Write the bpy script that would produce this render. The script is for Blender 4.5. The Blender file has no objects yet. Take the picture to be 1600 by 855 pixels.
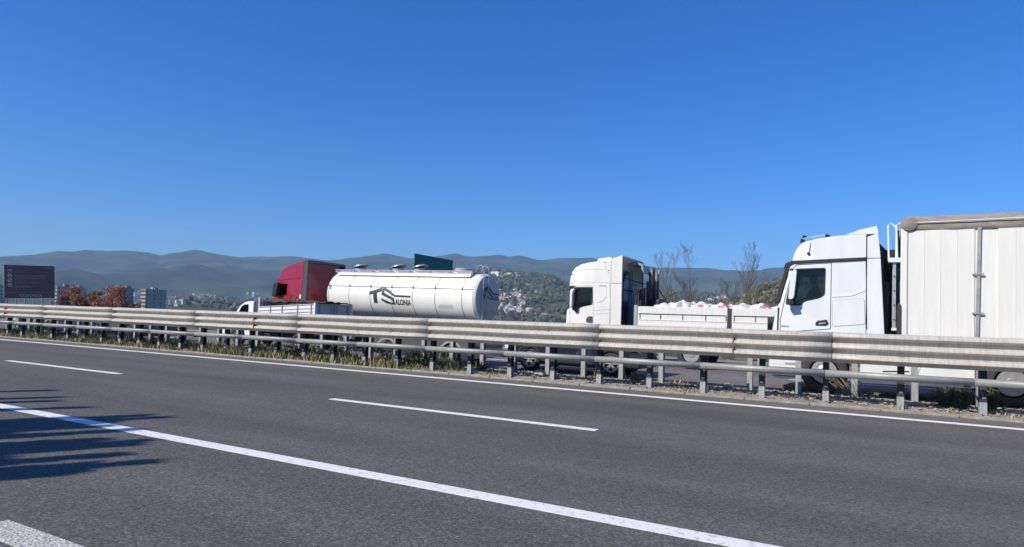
import bpy, bmesh, math, random
import numpy as np
from mathutils import Vector, Matrix, noise
rnd = random.Random(7)
S = bpy.context.scene
COL = S.collection
rad = math.radians

# ------------------------------------------------------------------ camera
# X runs along the motorway (traffic beyond the median drives towards -X),
# Y across it, away from the camera; metres.
EYE = 1.40
FPX = 1000.0
YAW, PITCH, ROLL, SHIFT = rad(28.41838), rad(2.4), 0.035, 0.0208365
CM = Matrix.Rotation(YAW, 3, 'Z') @ Matrix.Rotation(math.pi / 2 + PITCH, 3, 'X') @ Matrix.Rotation(ROLL, 3, 'Z')
cd = bpy.data.cameras.new('camera')
cam = bpy.data.objects.new('camera', cd)
COL.objects.link(cam)
cd.sensor_width = 36.0
cd.lens = 36.0 * FPX / 1600.0
cd.shift_y = SHIFT
cd.clip_start = 0.05
cd.clip_end = 30000
cam.matrix_world = Matrix.Translation((0, 0, EYE)) @ CM.to_4x4()
S.camera = cam

def P(px, py, y):
    """measured point of the photograph on the vertical plane at distance y across the road -> (X, z)"""
    d = CM @ Vector(((px - 800) / FPX, -(py - 427.5 - SHIFT * 1600) / FPX, -1))
    t = y / d.y
    return (d.x * t, d.z * t + EYE)

def PX(px, py, x):
    d = CM @ Vector(((px - 800) / FPX, -(py - 427.5 - SHIFT * 1600) / FPX, -1))
    t = x / d.x
    return (d.y * t, d.z * t + EYE)

# ------------------------------------------------------------------ light
SUN_EL = 38.0
SUN_DIR = Vector((-0.4756 * math.cos(rad(SUN_EL)), -0.8797 * math.cos(rad(SUN_EL)), math.sin(rad(SUN_EL))))
w = bpy.data.worlds.new('World')
S.world = w
w.use_nodes = True
nt = w.node_tree
bg = nt.nodes['Background']
sky = nt.nodes.new('ShaderNodeTexSky')
sky.sky_type = 'NISHITA'
sky.sun_disc = False
sky.sun_elevation = rad(SUN_EL)
# Blender: rotation 0 puts the sun on +Y, turning clockwise seen from above
sky.sun_rotation = math.atan2(SUN_DIR.x, SUN_DIR.y)
sky.altitude = 300
sky.air_density = 1.0
sky.dust_density = 0.25
sky.ozone_density = 4.0
hs = nt.nodes.new('ShaderNodeHueSaturation')
hs.inputs['Saturation'].default_value = 1.42
nt.links.new(sky.outputs[0], hs.inputs['Color'])
tint = nt.nodes.new('ShaderNodeMix'); tint.data_type = 'RGBA'; tint.blend_type = 'MULTIPLY'
tint.inputs['Factor'].default_value = 1.0
tint.inputs[7].default_value = (0.76, 1.05, 1.42, 1)
nt.links.new(hs.outputs[0], tint.inputs[6])
nt.links.new(tint.outputs[2], bg.inputs['Color'])
bg.inputs['Strength'].default_value = 0.090
sd = bpy.data.lights.new('sun', 'SUN')
sd.energy = 5.0
sd.angle = rad(0.53)
sd.color = (1.0, 0.93, 0.82)
sun = bpy.data.objects.new('sun', sd)
COL.objects.link(sun)
sun.rotation_euler = SUN_DIR.to_track_quat('Z', 'Y').to_euler()
S.view_settings.view_transform = 'Standard'
S.view_settings.look = 'None'
S.view_settings.gamma = 1.0
S.view_settings.exposure = 0.3
S.view_settings.use_curve_mapping = False
S.cycles.volume_bounces = 0
S.cycles.max_bounces = 7
S.cycles.transparent_max_bounces = 16

# ------------------------------------------------------------------ materials
def mat(name, col, rough=0.6, metal=0.0, var=0.0, scale=6.0, col2=None, bump=0.0, bscale=40.0, spec=0.5,
        streak=None, detail=5.0, coat=0.0, lo=0.35, hi=0.65, world=False):
    m = bpy.data.materials.new(name)
    m.use_nodes = True
    n, l = m.node_tree.nodes, m.node_tree.links
    b = n['Principled BSDF']
    b.inputs['Base Color'].default_value = (*col, 1)
    b.inputs['Roughness'].default_value = rough
    b.inputs['Metallic'].default_value = metal
    b.inputs['Specular IOR Level'].default_value = spec
    b.inputs['Coat Weight'].default_value = coat
    tc = n.new('ShaderNodeTexCoord')
    src = n.new('ShaderNodeNewGeometry').outputs['Position'] if world else tc.outputs['Object']
    if var or col2:
        mp = n.new('ShaderNodeMapping')
        l.new(src, mp.inputs[0])
        if streak:
            mp.inputs['Scale'].default_value = streak
        no = n.new('ShaderNodeTexNoise')
        no.inputs['Scale'].default_value = scale
        no.inputs['Detail'].default_value = detail
        no.inputs['Roughness'].default_value = 0.65
        l.new(mp.outputs[0], no.inputs['Vector'])
        r = n.new('ShaderNodeValToRGB')
        r.color_ramp.elements[0].position = lo
        r.color_ramp.elements[1].position = hi
        c2 = col2 or tuple(c * (1 - var) for c in col)
        r.color_ramp.elements[0].color = (*c2, 1)
        r.color_ramp.elements[1].color = (*col, 1)
        l.new(no.outputs['Fac'], r.inputs[0])
        l.new(r.outputs[0], b.inputs['Base Color'])
    if bump:
        nb = n.new('ShaderNodeTexNoise')
        nb.inputs['Scale'].default_value = bscale
        nb.inputs['Detail'].default_value = 3
        l.new(src, nb.inputs['Vector'])
        bu = n.new('ShaderNodeBump')
        bu.inputs['Strength'].default_value = bump
        bu.inputs['Distance'].default_value = 0.02
        l.new(nb.outputs['Fac'], bu.inputs['Height'])
        l.new(bu.outputs[0], b.inputs['Normal'])
    return m

def glass_mat(name, tint, alpha):
    m = bpy.data.materials.new(name)
    m.use_nodes = True
    n, l = m.node_tree.nodes, m.node_tree.links
    n.remove(n['Principled BSDF'])
    out = n['Material Output']
    tr = n.new('ShaderNodeBsdfTransparent'); tr.inputs[0].default_value = (*tint, 1)
    gl = n.new('ShaderNodeBsdfGlossy'); gl.inputs['Roughness'].default_value = 0.03
    fr = n.new('ShaderNodeFresnel'); fr.inputs['IOR'].default_value = 1.5
    mx = n.new('ShaderNodeMixShader')
    l.new(fr.outputs[0], mx.inputs[0]); l.new(tr.outputs[0], mx.inputs[1]); l.new(gl.outputs[0], mx.inputs[2])
    l.new(mx.outputs[0], out.inputs['Surface'])
    return m

def asphalt(name, base, speck, sc, tint=(1, 1, 1.04), bump=0.5, patch=0.12):
    m = bpy.data.materials.new(name)
    m.use_nodes = True
    n, l = m.node_tree.nodes, m.node_tree.links
    b = n['Principled BSDF']
    tc = n.new('ShaderNodeTexCoord')
    vo = n.new('ShaderNodeTexVoronoi'); vo.inputs['Scale'].default_value = sc
    l.new(tc.outputs['Object'], vo.inputs['Vector'])
    no = n.new('ShaderNodeTexNoise'); no.inputs['Scale'].default_value = sc * 0.7; no.inputs['Detail'].default_value = 4
    no.inputs['Roughness'].default_value = 0.75
    l.new(tc.outputs['Object'], no.inputs['Vector'])
    big = n.new('ShaderNodeTexNoise'); big.inputs['Scale'].default_value = 0.5; big.inputs['Detail'].default_value = 6
    mp = n.new('ShaderNodeMapping'); mp.inputs['Scale'].default_value = (0.25, 1.6, 1)
    l.new(tc.outputs['Object'], mp.inputs[0]); l.new(mp.outputs[0], big.inputs['Vector'])
    wn = n.new('ShaderNodeSeparateColor'); l.new(vo.outputs['Color'], wn.inputs[0])
    r = n.new('ShaderNodeValToRGB')
    e = r.color_ramp.elements
    e[0].position = 0.0; e[0].color = (*(c * base * 0.45 for c in tint), 1)
    e[1].position = 1.0; e[1].color = (*(c * speck for c in tint), 1)
    k = e.new(0.45); k.color = (*(c * base for c in tint), 1)
    k = e.new(0.80); k.color = (*(c * base * 1.6 for c in tint), 1)
    mixf = n.new('ShaderNodeMath'); mixf.operation = 'MULTIPLY_ADD'
    l.new(no.outputs['Fac'], mixf.inputs[0]); mixf.inputs[1].default_value = 0.42
    sub = n.new('ShaderNodeMath'); sub.operation = 'MULTIPLY_ADD'
    l.new(wn.outputs[0], sub.inputs[0]); sub.inputs[1].default_value = 0.66; sub.inputs[2].default_value = -0.05
    l.new(sub.outputs[0], mixf.inputs[2])
    l.new(mixf.outputs[0], r.inputs[0])
    mul = n.new('ShaderNodeMix'); mul.data_type = 'RGBA'; mul.blend_type = 'MULTIPLY'
    mul.inputs['Factor'].default_value = 1.0
    r2 = n.new('ShaderNodeValToRGB')
    r2.color_ramp.elements[0].position = 0.3; r2.color_ramp.elements[0].color = (1 - patch,) * 3 + (1,)
    r2.color_ramp.elements[1].position = 0.7; r2.color_ramp.elements[1].color = (1 + patch, 1 + patch, 1 + patch, 1)
    l.new(big.outputs['Fac'], r2.inputs[0])
    l.new(r.outputs[0], mul.inputs[6]); l.new(r2.outputs[0], mul.inputs[7])
    l.new(mul.outputs[2], b.inputs['Base Color'])
    b.inputs['Roughness'].default_value = 0.85
    b.inputs['Specular IOR Level'].default_value = 0.35
    bu = n.new('ShaderNodeBump'); bu.inputs['Strength'].default_value = bump; bu.inputs['Distance'].default_value = 0.01
    l.new(mixf.outputs[0], bu.inputs['Height']); l.new(bu.outputs[0], b.inputs['Normal'])
    return m

M = {}
M['asphalt'] = asphalt('asphalt', 0.083, 0.34, 66, (1.13, 1.07, 0.97), patch=0.21)
M['asphalt_coarse'] = asphalt('asphalt_coarse', 0.088, 0.44, 66, (1.13, 1.07, 0.96), 0.9, patch=0.21)
M['asphalt_far'] = asphalt('asphalt_far', 0.13, 0.3, 40, (1.08, 1.0, 0.97), 0.3)
M['asphalt_edge'] = asphalt('asphalt_edge', 0.11, 0.3, 40, (1.12, 1.0, 0.88), 0.3)
M['paint'] = mat('road_paint', (0.80, 0.785, 0.74), 0.6, col2=(0.42, 0.41, 0.385), scale=16, detail=9, bump=0.3, bscale=120, lo=0.33, hi=0.46)
M['paint_worn'] = mat('worn_paint', (0.62, 0.60, 0.55), 0.75, col2=(0.22, 0.21, 0.19), scale=50, bump=0.7, bscale=60, lo=0.36, hi=0.58)
M['galv'] = mat('galvanised', (0.56, 0.53, 0.465), 0.55, 0.1, col2=(0.42, 0.38, 0.31), scale=2.2, world=True, streak=(9, 1, 1.2), bump=0.05, bscale=30, lo=0.3, hi=0.6)
M['galv_grey'] = mat('galvanised_grey', (0.36, 0.365, 0.345), 0.5, 0.15, var=0.3, scale=5.0, streak=(1, 1, 1))
M['post_shade'] = mat('shaded_post_upper', (0.045, 0.046, 0.047), 0.6, var=0.4, scale=9)  # shade under the beam painted into the upper posts as near-black
M['galv_post'] = mat('galvanised_post', (0.38, 0.385, 0.375), 0.6, 0.1, var=0.3, scale=8, streak=(2, 2, 0.6))
M['steel_dark'] = mat('dark_steel', (0.06, 0.055, 0.05), 0.6, 0.4, var=0.4, scale=30)
M['rust'] = mat('rusty_plate', (0.22, 0.10, 0.075), 0.8, 0.1, var=0.4, scale=20)
M['red_refl'] = mat('red_reflector', (0.55, 0.06, 0.05), 0.35, var=0.2, scale=20)
M['soil'] = mat('soil', (0.33, 0.28, 0.21), 0.95, col2=(0.19, 0.16, 0.115), scale=4, bump=1.0, bscale=25)
M['concrete'] = mat('concrete', (0.34, 0.32, 0.28), 0.9, col2=(0.19, 0.18, 0.155), scale=7, bump=0.4, bscale=40)
M['stone'] = mat('pale_stone', (0.44, 0.40, 0.34), 0.9, col2=(0.25, 0.22, 0.18), scale=11, bump=0.4, bscale=30)
M['grass'] = mat('green_grass', (0.20, 0.205, 0.085), 0.8, col2=(0.11, 0.125, 0.05), scale=1.3)
M['dry'] = mat('dry_grass', (0.48, 0.39, 0.21), 0.85, col2=(0.30, 0.22, 0.12), scale=1.7)
M['leaf'] = mat('bush_leaf', (0.09, 0.14, 0.03), 0.6, col2=(0.045, 0.075, 0.02), scale=3)
M['cane'] = mat('cane_leaf', (0.08, 0.12, 0.03), 0.6, var=0.4, scale=3)
M['white'] = mat('white_truck_paint', (0.78, 0.785, 0.78), 0.28, var=0.05, scale=1.5, coat=0.5)
M['white_warm'] = mat('warm_white_truck_paint', (0.74, 0.72, 0.665), 0.35, var=0.14, scale=1.6, coat=0.3, streak=(2.2, 2.2, .5), lo=.25)
M['white_cool'] = mat('cool_white_truck_paint', (0.71, 0.735, 0.735), 0.28, var=0.13, scale=1.5, coat=0.5, streak=(2.2, 2.2, .5), lo=.25)
M['curtain'] = mat('cream_trailer_panel', (0.72, 0.705, 0.65), 0.55, var=0.09, scale=1.6, streak=(5, 5, 0.5))
M['tarp'] = mat('rolled_tarp', (0.33, 0.295, 0.255), 0.85, col2=(0.21, 0.18, 0.155), scale=2.5, streak=(1, 1, 5), bump=0.8, bscale=9)
M['tank'] = mat('cream_tank', (0.82, 0.80, 0.72), 0.35, var=0.12, scale=1.6, coat=0.3, streak=(2.5, 1, .5), lo=.25)
M['shaded_tank_end'] = mat('shaded_tank_end', (0.41, 0.395, 0.40), 0.45, var=0.1, scale=1.5)  # cream tank darkened to put its rear end's shade into the colour
M['logo'] = mat('dark_lettering', (0.035, 0.04, 0.045), 0.5)
M['faint'] = mat('faint_lettering', (0.30, 0.29, 0.27), 0.6)
M['red'] = mat('red_truck_paint', (0.30, 0.008, 0.025), 0.27, var=0.1, scale=2, coat=0.6)
M['black'] = mat('black_plastic', (0.018, 0.019, 0.021), 0.5, var=0.3, scale=8)
M['rubber'] = mat('tyre_rubber', (0.042, 0.043, 0.045), 0.85, var=0.3, scale=12)
M['alloy'] = mat('alloy', (0.55, 0.56, 0.58), 0.35, 0.7, var=0.15, scale=9)
M['steelrim'] = mat('steel_rim', (0.42, 0.42, 0.43), 0.45, 0.5, var=0.25, scale=9)
M['chrome'] = mat('bright_metal', (0.7, 0.7, 0.7), 0.25, 0.8)
M['alu'] = mat('aluminium', (0.5, 0.51, 0.52), 0.4, 0.5, var=0.2, scale=6)
M['navy'] = mat('dark_blue_car_paint', (0.015, 0.02, 0.04), 0.2, coat=1.0)
M['silver'] = mat('silver_car_paint', (0.45, 0.46, 0.47), 0.3, 0.4, coat=0.8)
M['whitecar'] = mat('white_car_paint', (0.78, 0.78, 0.77), 0.3, coat=0.8)
M['greycar'] = mat('grey_car_paint', (0.10, 0.105, 0.115), 0.25, coat=1.0)
M['interior'] = mat('cab_lining', (0.07, 0.07, 0.075), 0.8, var=0.3, scale=10)
M['seat'] = mat('seat_fabric', (0.09, 0.09, 0.10), 0.9, var=0.3, scale=30)
M['glass'] = glass_mat('clear_glass', (0.62, 0.70, 0.68), 1)
M['glass_dark'] = glass_mat('dark_glass', (0.55, 0.60, 0.58), 1)
M['lens'] = mat('lamp_lens', (0.7, 0.72, 0.75), 0.15, coat=1)
M['red_lens'] = mat('red_lens', (0.5, 0.02, 0.02), 0.2, coat=1)
M['orange_lens'] = mat('orange_lens', (0.7, 0.25, 0.02), 0.3)
M['sack'] = mat('white_sack', (0.74, 0.72, 0.69), 0.8, var=0.15, scale=8, bump=0.5, bscale=12)
M['sack_red'] = mat('sack_red_print', (0.60, 0.22, 0.23), 0.8, var=0.3, scale=9)
M['sack_grey'] = mat('sack_grey_patch', (0.34, 0.33, 0.34), 0.8, var=0.3, scale=9)
M['board'] = mat('cream_sideboard', (0.70, 0.69, 0.65), 0.5, var=0.12, scale=3, streak=(3, 1, 1))
M['bluegrey'] = mat('shaded_side_panel', (0.34, 0.38, 0.42), 0.5, var=0.2, scale=3)  # shade put into the colour of white truck panels
M['wood'] = mat('dark_load', (0.10, 0.065, 0.05), 0.9, var=0.5, scale=8)
M['brown'] = mat('brown_sign_face', (0.24, 0.11, 0.095), 0.6, var=0.1, scale=2)
M['signink'] = mat('pale_sign_ink', (0.62, 0.52, 0.50), 0.6)
M['signink2'] = mat('faint_sign_ink', (0.40, 0.27, 0.26), 0.6)
M['signback'] = mat('sign_frame', (0.35, 0.35, 0.36), 0.5, 0.4)
M['green'] = mat('green_sign_face', (0.012, 0.13, 0.105), 0.5)
M['greenink'] = mat('faint_green_ink', (0.07, 0.26, 0.24), 0.5)
M['bark'] = mat('grey_bark', (0.13, 0.105, 0.09), 0.9, var=0.4, scale=6)
M['redleaf'] = mat('russet_leaf', (0.42, 0.16, 0.09), 0.8, col2=(0.24, 0.10, 0.06), scale=0.9)
M['redleaf2'] = mat('brown_leaf', (0.32, 0.19, 0.11), 0.8, col2=(0.18, 0.11, 0.07), scale=0.9)
M['skin'] = mat('skin', (0.50, 0.27, 0.19), 0.6)
M['hair'] = mat('dark_hair', (0.025, 0.018, 0.014), 0.7)
M['shirt_pink'] = mat('faded_red_shirt', (0.50, 0.14, 0.15), 0.9, var=0.2, scale=12)
M['shirt_plum'] = mat('plum_shirt', (0.42, 0.17, 0.19), 0.9, var=0.2, scale=12)
M['trousers'] = mat('dark_trousers', (0.03, 0.035, 0.05), 0.9)

# ------------------------------------------------------------------ mesh helpers
class MB:
    def __init__(s):
        s.v, s.f, s.mi = [], [], []
        s.m = 0
    def add(s, vs, fs):
        o = len(s.v)
        s.v += [tuple(v) for v in vs]
        s.f += [tuple(o + i for i in f) for f in fs]
        s.mi += [s.m] * len(fs)
        return s
    def box(s, x0, x1, y0, y1, z0, z1):
        v = [(x, y, z) for z in (z0, z1) for y in (y0, y1) for x in (x0, x1)]
        return s.add(v, [(0, 2, 3, 1), (4, 5, 7, 6), (0, 1, 5, 4), (2, 6, 7, 3), (0, 4, 6, 2), (1, 3, 7, 5)])
    def prism(s, pts, y0, y1):
        """polygon in (x,z), extruded along y"""
        n = len(pts)
        a = sum(pts[i][0] * pts[(i + 1) % n][1] - pts[(i + 1) % n][0] * pts[i][1] for i in range(n))
        if a < 0: pts = pts[::-1]
        v = [(x, y0, z) for x, z in pts] + [(x, y1, z) for x, z in pts]
        f = [tuple(range(n)), tuple(range(2 * n - 1, n - 1, -1))]
        f += [(i, n + i, n + (i + 1) % n, (i + 1) % n) for i in range(n)]
        f = [tuple(q) for q in f]
        return s.add(v, f)
    def prismx(s, pts, x0, x1):
        """polygon in (y,z), extruded along x"""
        n = len(pts)
        v = [(x0, y, z) for y, z in pts] + [(x1, y, z) for y, z in pts]
        f = [tuple(range(n))[::-1], tuple(range(n, 2 * n))] + [(i, (i + 1) % n, n + (i + 1) % n, n + i) for i in range(n)]
        return s.add(v, f)
    def tube(s, pts, r, n=6, cap=True):
        pts = [Vector(p) for p in pts]
        rs = r if isinstance(r, (list, tuple)) else [r] * len(pts)
        vs, fs = [], []
        up = None
        for i, p in enumerate(pts):
            t = (pts[min(i + 1, len(pts) - 1)] - pts[max(i - 1, 0)]).normalized()
            if up is None:
                up = Vector((0, 0, 1)) if abs(t.z) < 0.9 else Vector((1, 0, 0))
            a = t.cross(up).normalized(); b = a.cross(t); up = b
            for k in range(n):
                an = 2 * math.pi * k / n
                vs.append(p + (a * math.cos(an) + b * math.sin(an)) * rs[i])
        for i in range(len(pts) - 1):
            for k in range(n):
                fs.append((i * n + k, (i + 1) * n + k, (i + 1) * n + (k + 1) % n, i * n + (k + 1) % n))
        if cap:
            fs.append(tuple(range(n))); fs.append(tuple(range(len(pts) * n - 1, len(pts) * n - n - 1, -1)))
        return s.add(vs, fs)
    def lathe(s, prof, c, axis='y', n=24, cap=True):
        """profile of (distance along axis, radius)"""
        vs, fs = [], []
        for a, r in prof:
            for k in range(n):
                an = 2 * math.pi * k / n
                u, q = r * math.cos(an), r * math.sin(an)
                if axis == 'y': vs.append((c[0] + u, c[1] + a, c[2] + q))
                elif axis == 'x': vs.append((c[0] + a, c[1] + u, c[2] + q))
                else: vs.append((c[0] + u, c[1] + q, c[2] + a))
        for i in range(len(prof) - 1):
            for k in range(n):
                fs.append((i * n + k, i * n + (k + 1) % n, (i + 1) * n + (k + 1) % n, (i + 1) * n + k))
        if cap:
            fs.append(tuple(range(n))[::-1])
            fs.append(tuple(range((len(prof) - 1) * n, len(prof) * n)))
        return s.add(vs, fs)

def origin_of(parent):
    o = Vector((0, 0, 0))
    while parent is not None:
        o += parent.location; parent = parent.parent
    return o

def build(name, mb, mats, parent=None, smooth=False, bevel=0, at=None, auto=None, seg=2):
    """at = world origin of a top-level mesh; children keep their parent's origin"""
    off = origin_of(parent) if parent else Vector(at or (0, 0, 0))
    me = bpy.data.meshes.new(name)
    me.from_pydata([(v[0] - off.x, v[1] - off.y, v[2] - off.z) for v in mb.v], [], mb.f)
    if not isinstance(mats, (list, tuple)): mats = [mats]
    for m in mats: me.materials.append(M[m] if isinstance(m, str) else m)
    if len(mats) > 1: me.polygons.foreach_set('material_index', mb.mi)
    bm = bmesh.new(); bm.from_mesh(me); bmesh.ops.recalc_face_normals(bm, faces=bm.faces); bm.to_mesh(me); bm.free()
    if smooth: me.polygons.foreach_set('use_smooth', [True] * len(me.polygons))
    me.update()
    o = bpy.data.objects.new(name, me)
    COL.objects.link(o)
    if parent: o.parent = parent
    else: o.location = off
    if bevel:
        b = o.modifiers.new('bevel', 'BEVEL'); b.width = bevel; b.segments = seg; b.limit_method = 'ANGLE'; b.angle_limit = rad(28)
        b.harden_normals = False
    if auto is not None:
        smooth_by_angle(o, auto)
    return o

def smooth_by_angle(o, deg):
    me = o.data
    me.polygons.foreach_set('use_smooth', [True] * len(me.polygons))
    bm = bmesh.new(); bm.from_mesh(me)
    for e in bm.edges:
        e.smooth = not (len(e.link_faces) == 2 and e.calc_face_angle(0) > rad(deg))
    bm.to_mesh(me); bm.free()

def bake(o):
    """apply this object's modifiers"""
    dg = bpy.context.evaluated_depsgraph_get()
    dg.update()
    me = bpy.data.meshes.new_from_object(o.evaluated_get(dg))
    o.modifiers.clear()
    me.name = o.name
    o.data = me
    return o

def cut(o, cutters):
    """carve openings, then drop the cutters"""
    for c in cutters:
        c.parent = None
        m = o.modifiers.new('b', 'BOOLEAN'); m.operation = 'DIFFERENCE'; m.object = c; m.solver = 'EXACT'
    bake(o)
    for c in cutters:
        bpy.data.objects.remove(c)
    return o

def cutter(mb):
    o = build('tmp', mb, 'black')
    return o

def tag(o, label, cat, group=None):
    o['label'] = label; o['category'] = cat
    if group: o['group'] = group
    return o

def thing(name, label, cat, loc, group=None):
    o = bpy.data.objects.new(name, None); COL.objects.link(o)
    o.empty_display_size = 0.3
    o.location = loc
    return tag(o, label, cat, group)

def struct(o):
    o['kind'] = 'structure'; return o
def stuff(o):
    o['kind'] = 'stuff'; return o

def share(o, dx=0, dy=0, dz=0, parent=None, name=None):
    c = o.copy(); COL.objects.link(c)
    c.parent = parent if parent is not None else o.parent
    c.location = o.location + Vector((dx, dy, dz))
    return c

def text_geo(txt, size, width=None, bold=0.012):
    cu = bpy.data.curves.new('t', 'FONT'); cu.body = txt; cu.size = size; cu.resolution_u = 3
    cu.offset = bold * size
    ob = bpy.data.objects.new('t', cu); COL.objects.link(ob)
    dg = bpy.context.evaluated_depsgraph_get(); dg.update()
    me = bpy.data.meshes.new_from_object(ob.evaluated_get(dg))
    vs = [(v.co.x, v.co.y) for v in me.vertices]; fs = [tuple(p.vertices) for p in me.polygons]
    bpy.data.objects.remove(ob)
    x0 = min(v[0] for v in vs); x1 = max(v[0] for v in vs); y0 = min(v[1] for v in vs)
    k = (width / (x1 - x0)) if width else 1
    return [((v[0] - x0) * k, v[1] - y0) for v in vs], fs

def rr(a, b): return rnd.uniform(a, b)

def strokes_geo(n, seed):
    """lettering too small to read in the photograph: a row of short strokes, 1 wide and 1 high"""
    r_ = random.Random(seed); vs, fs = [], []
    for k in range(n):
        if r_.random() < .12: continue
        x0 = (k + .12) / n; w_ = .5 / n
        rects = [(x0, 0, x0 + w_ * .35, 1)] + [(x0, h_, x0 + w_, h_ + .16) for h_ in (0, .42, .84) if r_.random() < .55]
        for a, b, c, d in rects:
            o = len(vs); vs += [(a, b), (c, b), (c, d), (a, d)]; fs.append((o, o + 1, o + 2, o + 3))
    return vs, fs

# ------------------------------------------------------------------ terrain
# skyline profiles: (bearing from +X in degrees, tangent of the elevation seen from the road)
R1 = [(-181, .03), (60, .05), (70.62, 0.0953), (79.72, 0.0945), (87.45, 0.0995), (91.86, 0.0971), (95.65, 0.0921), (96.44, 0.0928), (97.23, 0.0881), (98.39, 0.0864), (99.31, 0.0879), (100.29, 0.0882), (101.44, 0.0915), (103.03, 0.0912), (104.0, 0.092), (105.52, 0.0906), (108.29, 0.0967), (111.45, 0.1046), (114.17, 0.1018), (116.23, 0.098), (117.1, 0.1018), (117.85, 0.104), (118.77, 0.1022), (119.52, 0.1042), (120.84, 0.1021), (121.81, 0.0998), (122.78, 0.1007), (123.65, 0.103), (124.83, 0.0985), (127.08, 0.093), (127.81, 0.093), (128.99, 0.0958), (129.88, 0.0976), (132.06, 0.0899), (133.72, 0.085), (134.83, 0.0828), (136.83, 0.0852), (138.42, 0.0854), (140.62, 0.0821), (141.54, 0.0785), (142.27, 0.08), (143.28, 0.0815), (144.55, 0.0852), (145.06, 0.0854), (146.01, 0.0813), (146.72, 0.0788), (147.37, 0.0737), (148.17, 0.0773), (148.9, 0.0774), (149.71, 0.0776), (151.72, 0.0736), (152.4, 0.0733), (152.94, 0.0708), (154.02, 0.0699), (154.54, 0.0666), (155.31, 0.0629), (156.46, 0.0595), (157.2, 0.0575), (163.52, 0.0479), (168.68, 0.0356), (181, .03)]
R2 = [(-181, 0), (60, .02), (70.64, 0.0479), (91.82, 0.0432), (97.59, 0.0468), (99.62, 0.0489), (101.71, 0.0491), (104.92, 0.0546), (109.9, 0.0554), (113.3, 0.0617), (114.46, 0.0681), (116.18, 0.0732), (119.64, 0.0771), (123.07, 0.0728), (128.67, 0.0556), (135.11, 0.029), (140.19, 0.0174), (144.96, 0.019), (148.07, 0.012), (149.33, 0.0067), (157.02, 0.0006), (168.54, -0.011), (181, -.01)]
R3 = [(-181, -.02), (40, -.02), (70.63, 0.0749), (87.44, 0.0848), (91.85, 0.0809), (95.63, 0.0706), (96.61, 0.0658), (97.6, 0.0599), (98.6, 0.0464), (100.13, 0.0364), (101.68, 0.0261), (107.03, -0.0022), (112, -.02), (181, -.02)]
def prof(T, a):
    return float(np.interp(a, [t[0] for t in T], [t[1] for t in T]))
def sst(a, b, x):
    t = min(1, max(0, (x - a) / (b - a))); return t * t * (3 - 2 * t)
R1S = [(a_, sum(prof(R1, a_ + d_) for d_ in range(-9, 10, 1)) / 19) for a_ in range(-170, 172, 2)]
RR1, RR2, RR3 = 5500.0, 1800.0, 520.0
def fb(x, y, s, o=4):
    return noise.fractal(Vector((x / s, y / s, 3.7)), 1.0, 2.0, o)
def ridged(x, y, s):
    return 1 - abs(noise.noise(Vector((x / s, y / s, 1.3)))) * 2
def ground_z(x, y, ridge_noise=True):
    r = math.hypot(x, y); a = math.degrees(math.atan2(y, x))
    # the land falls away behind the road
    z = -0.06
    z -= 3.2 * sst(29, 60, y) + 8 * sst(60, 260, y) + 6 * sst(8, 60, -y)
    if r < 120: return z
    z += 0.6 * fb(x, y, 40) * sst(120, 250, r)
    t = min(1, max(0, (r - 2200) / (RR1 - 2200)))
    if t > 0:
        g = t ** 1.35
        k3 = t ** 2.5
        e1 = (prof(R1, a) * k3 + prof(R1S, a) * (1 - k3)) * RR1 + EYE
        spur = (0.65 * ridged(x, y, 1250) + 0.35 * ridged(x + 900, y, 520)) - 0.55
        z1 = (e1 + 14) * g - 14 + 175 * spur * math.sin(math.pi * min(1, t ** 0.85)) + 8 * fb(x, y, 160, 3) * g
        if r > RR1: z1 -= (r - RR1) * 0.12
        z = max(z, z1)
    if r > 950 and r < 4200:
        e2 = prof(R2, a) * RR2 + EYE
        t = min(1, (r - 950) / (RR2 - 950))
        g = t ** 1.15
        z2 = (e2 + 14) * g - 14 + 26 * (ridged(x, y, 420) - 0.6) * math.sin(math.pi * t) + 3 * fb(x, y, 60, 3)
        if r > RR2: z2 -= (r - RR2) * 0.10
        z = max(z, z2)
    if r > 170 and r < 1000:
        e3 = prof(R3, a) * RR3 + EYE
        t = min(1, (r - 170) / (RR3 - 170))
        z3 = (e3 + 11) * t ** 1.1 - 11 + 2.5 * (ridged(x, y, 110) - 0.5) * math.sin(math.pi * t) + 0.8 * fb(x, y, 20, 3)
        if r > RR3: z3 -= (r - RR3) * 0.15
        z = max(z, z3)
    return z

az = [a for a in np.arange(-180, 70, 3.0)] + [a for a in np.arange(70, 168, 0.16)] + [a for a in np.arange(168, 180, 2.0)]
rs = [0.5, 3, 8, 14, 20, 26, 29, 32, 36, 42, 50, 60, 75, 95, 120, 145, 170] + list(np.arange(190, 620, 14.0)) + list(np.arange(630, 950, 60.0)) + list(np.arange(950, 1900, 17.0)) + list(np.arange(1960, 2600, 90.0)) + list(np.arange(2600, 5650, 45.0)) + [5750, 5900, 6200, 6800]
tv = []
for r in rs:
    for a in az:
        x, y = r * math.cos(rad(a)), r * math.sin(rad(a))
        tv.append((x, y, ground_z(x, y)))
na = len(az)
tf = []
for i in range(len(rs) - 1):
    for j in range(na):
        k = (j + 1) % na
        tf.append((i * na + j, (i + 1) * na + j, (i + 1) * na + k, i * na + k))
tf.append(tuple(range(na))[::-1])

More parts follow.
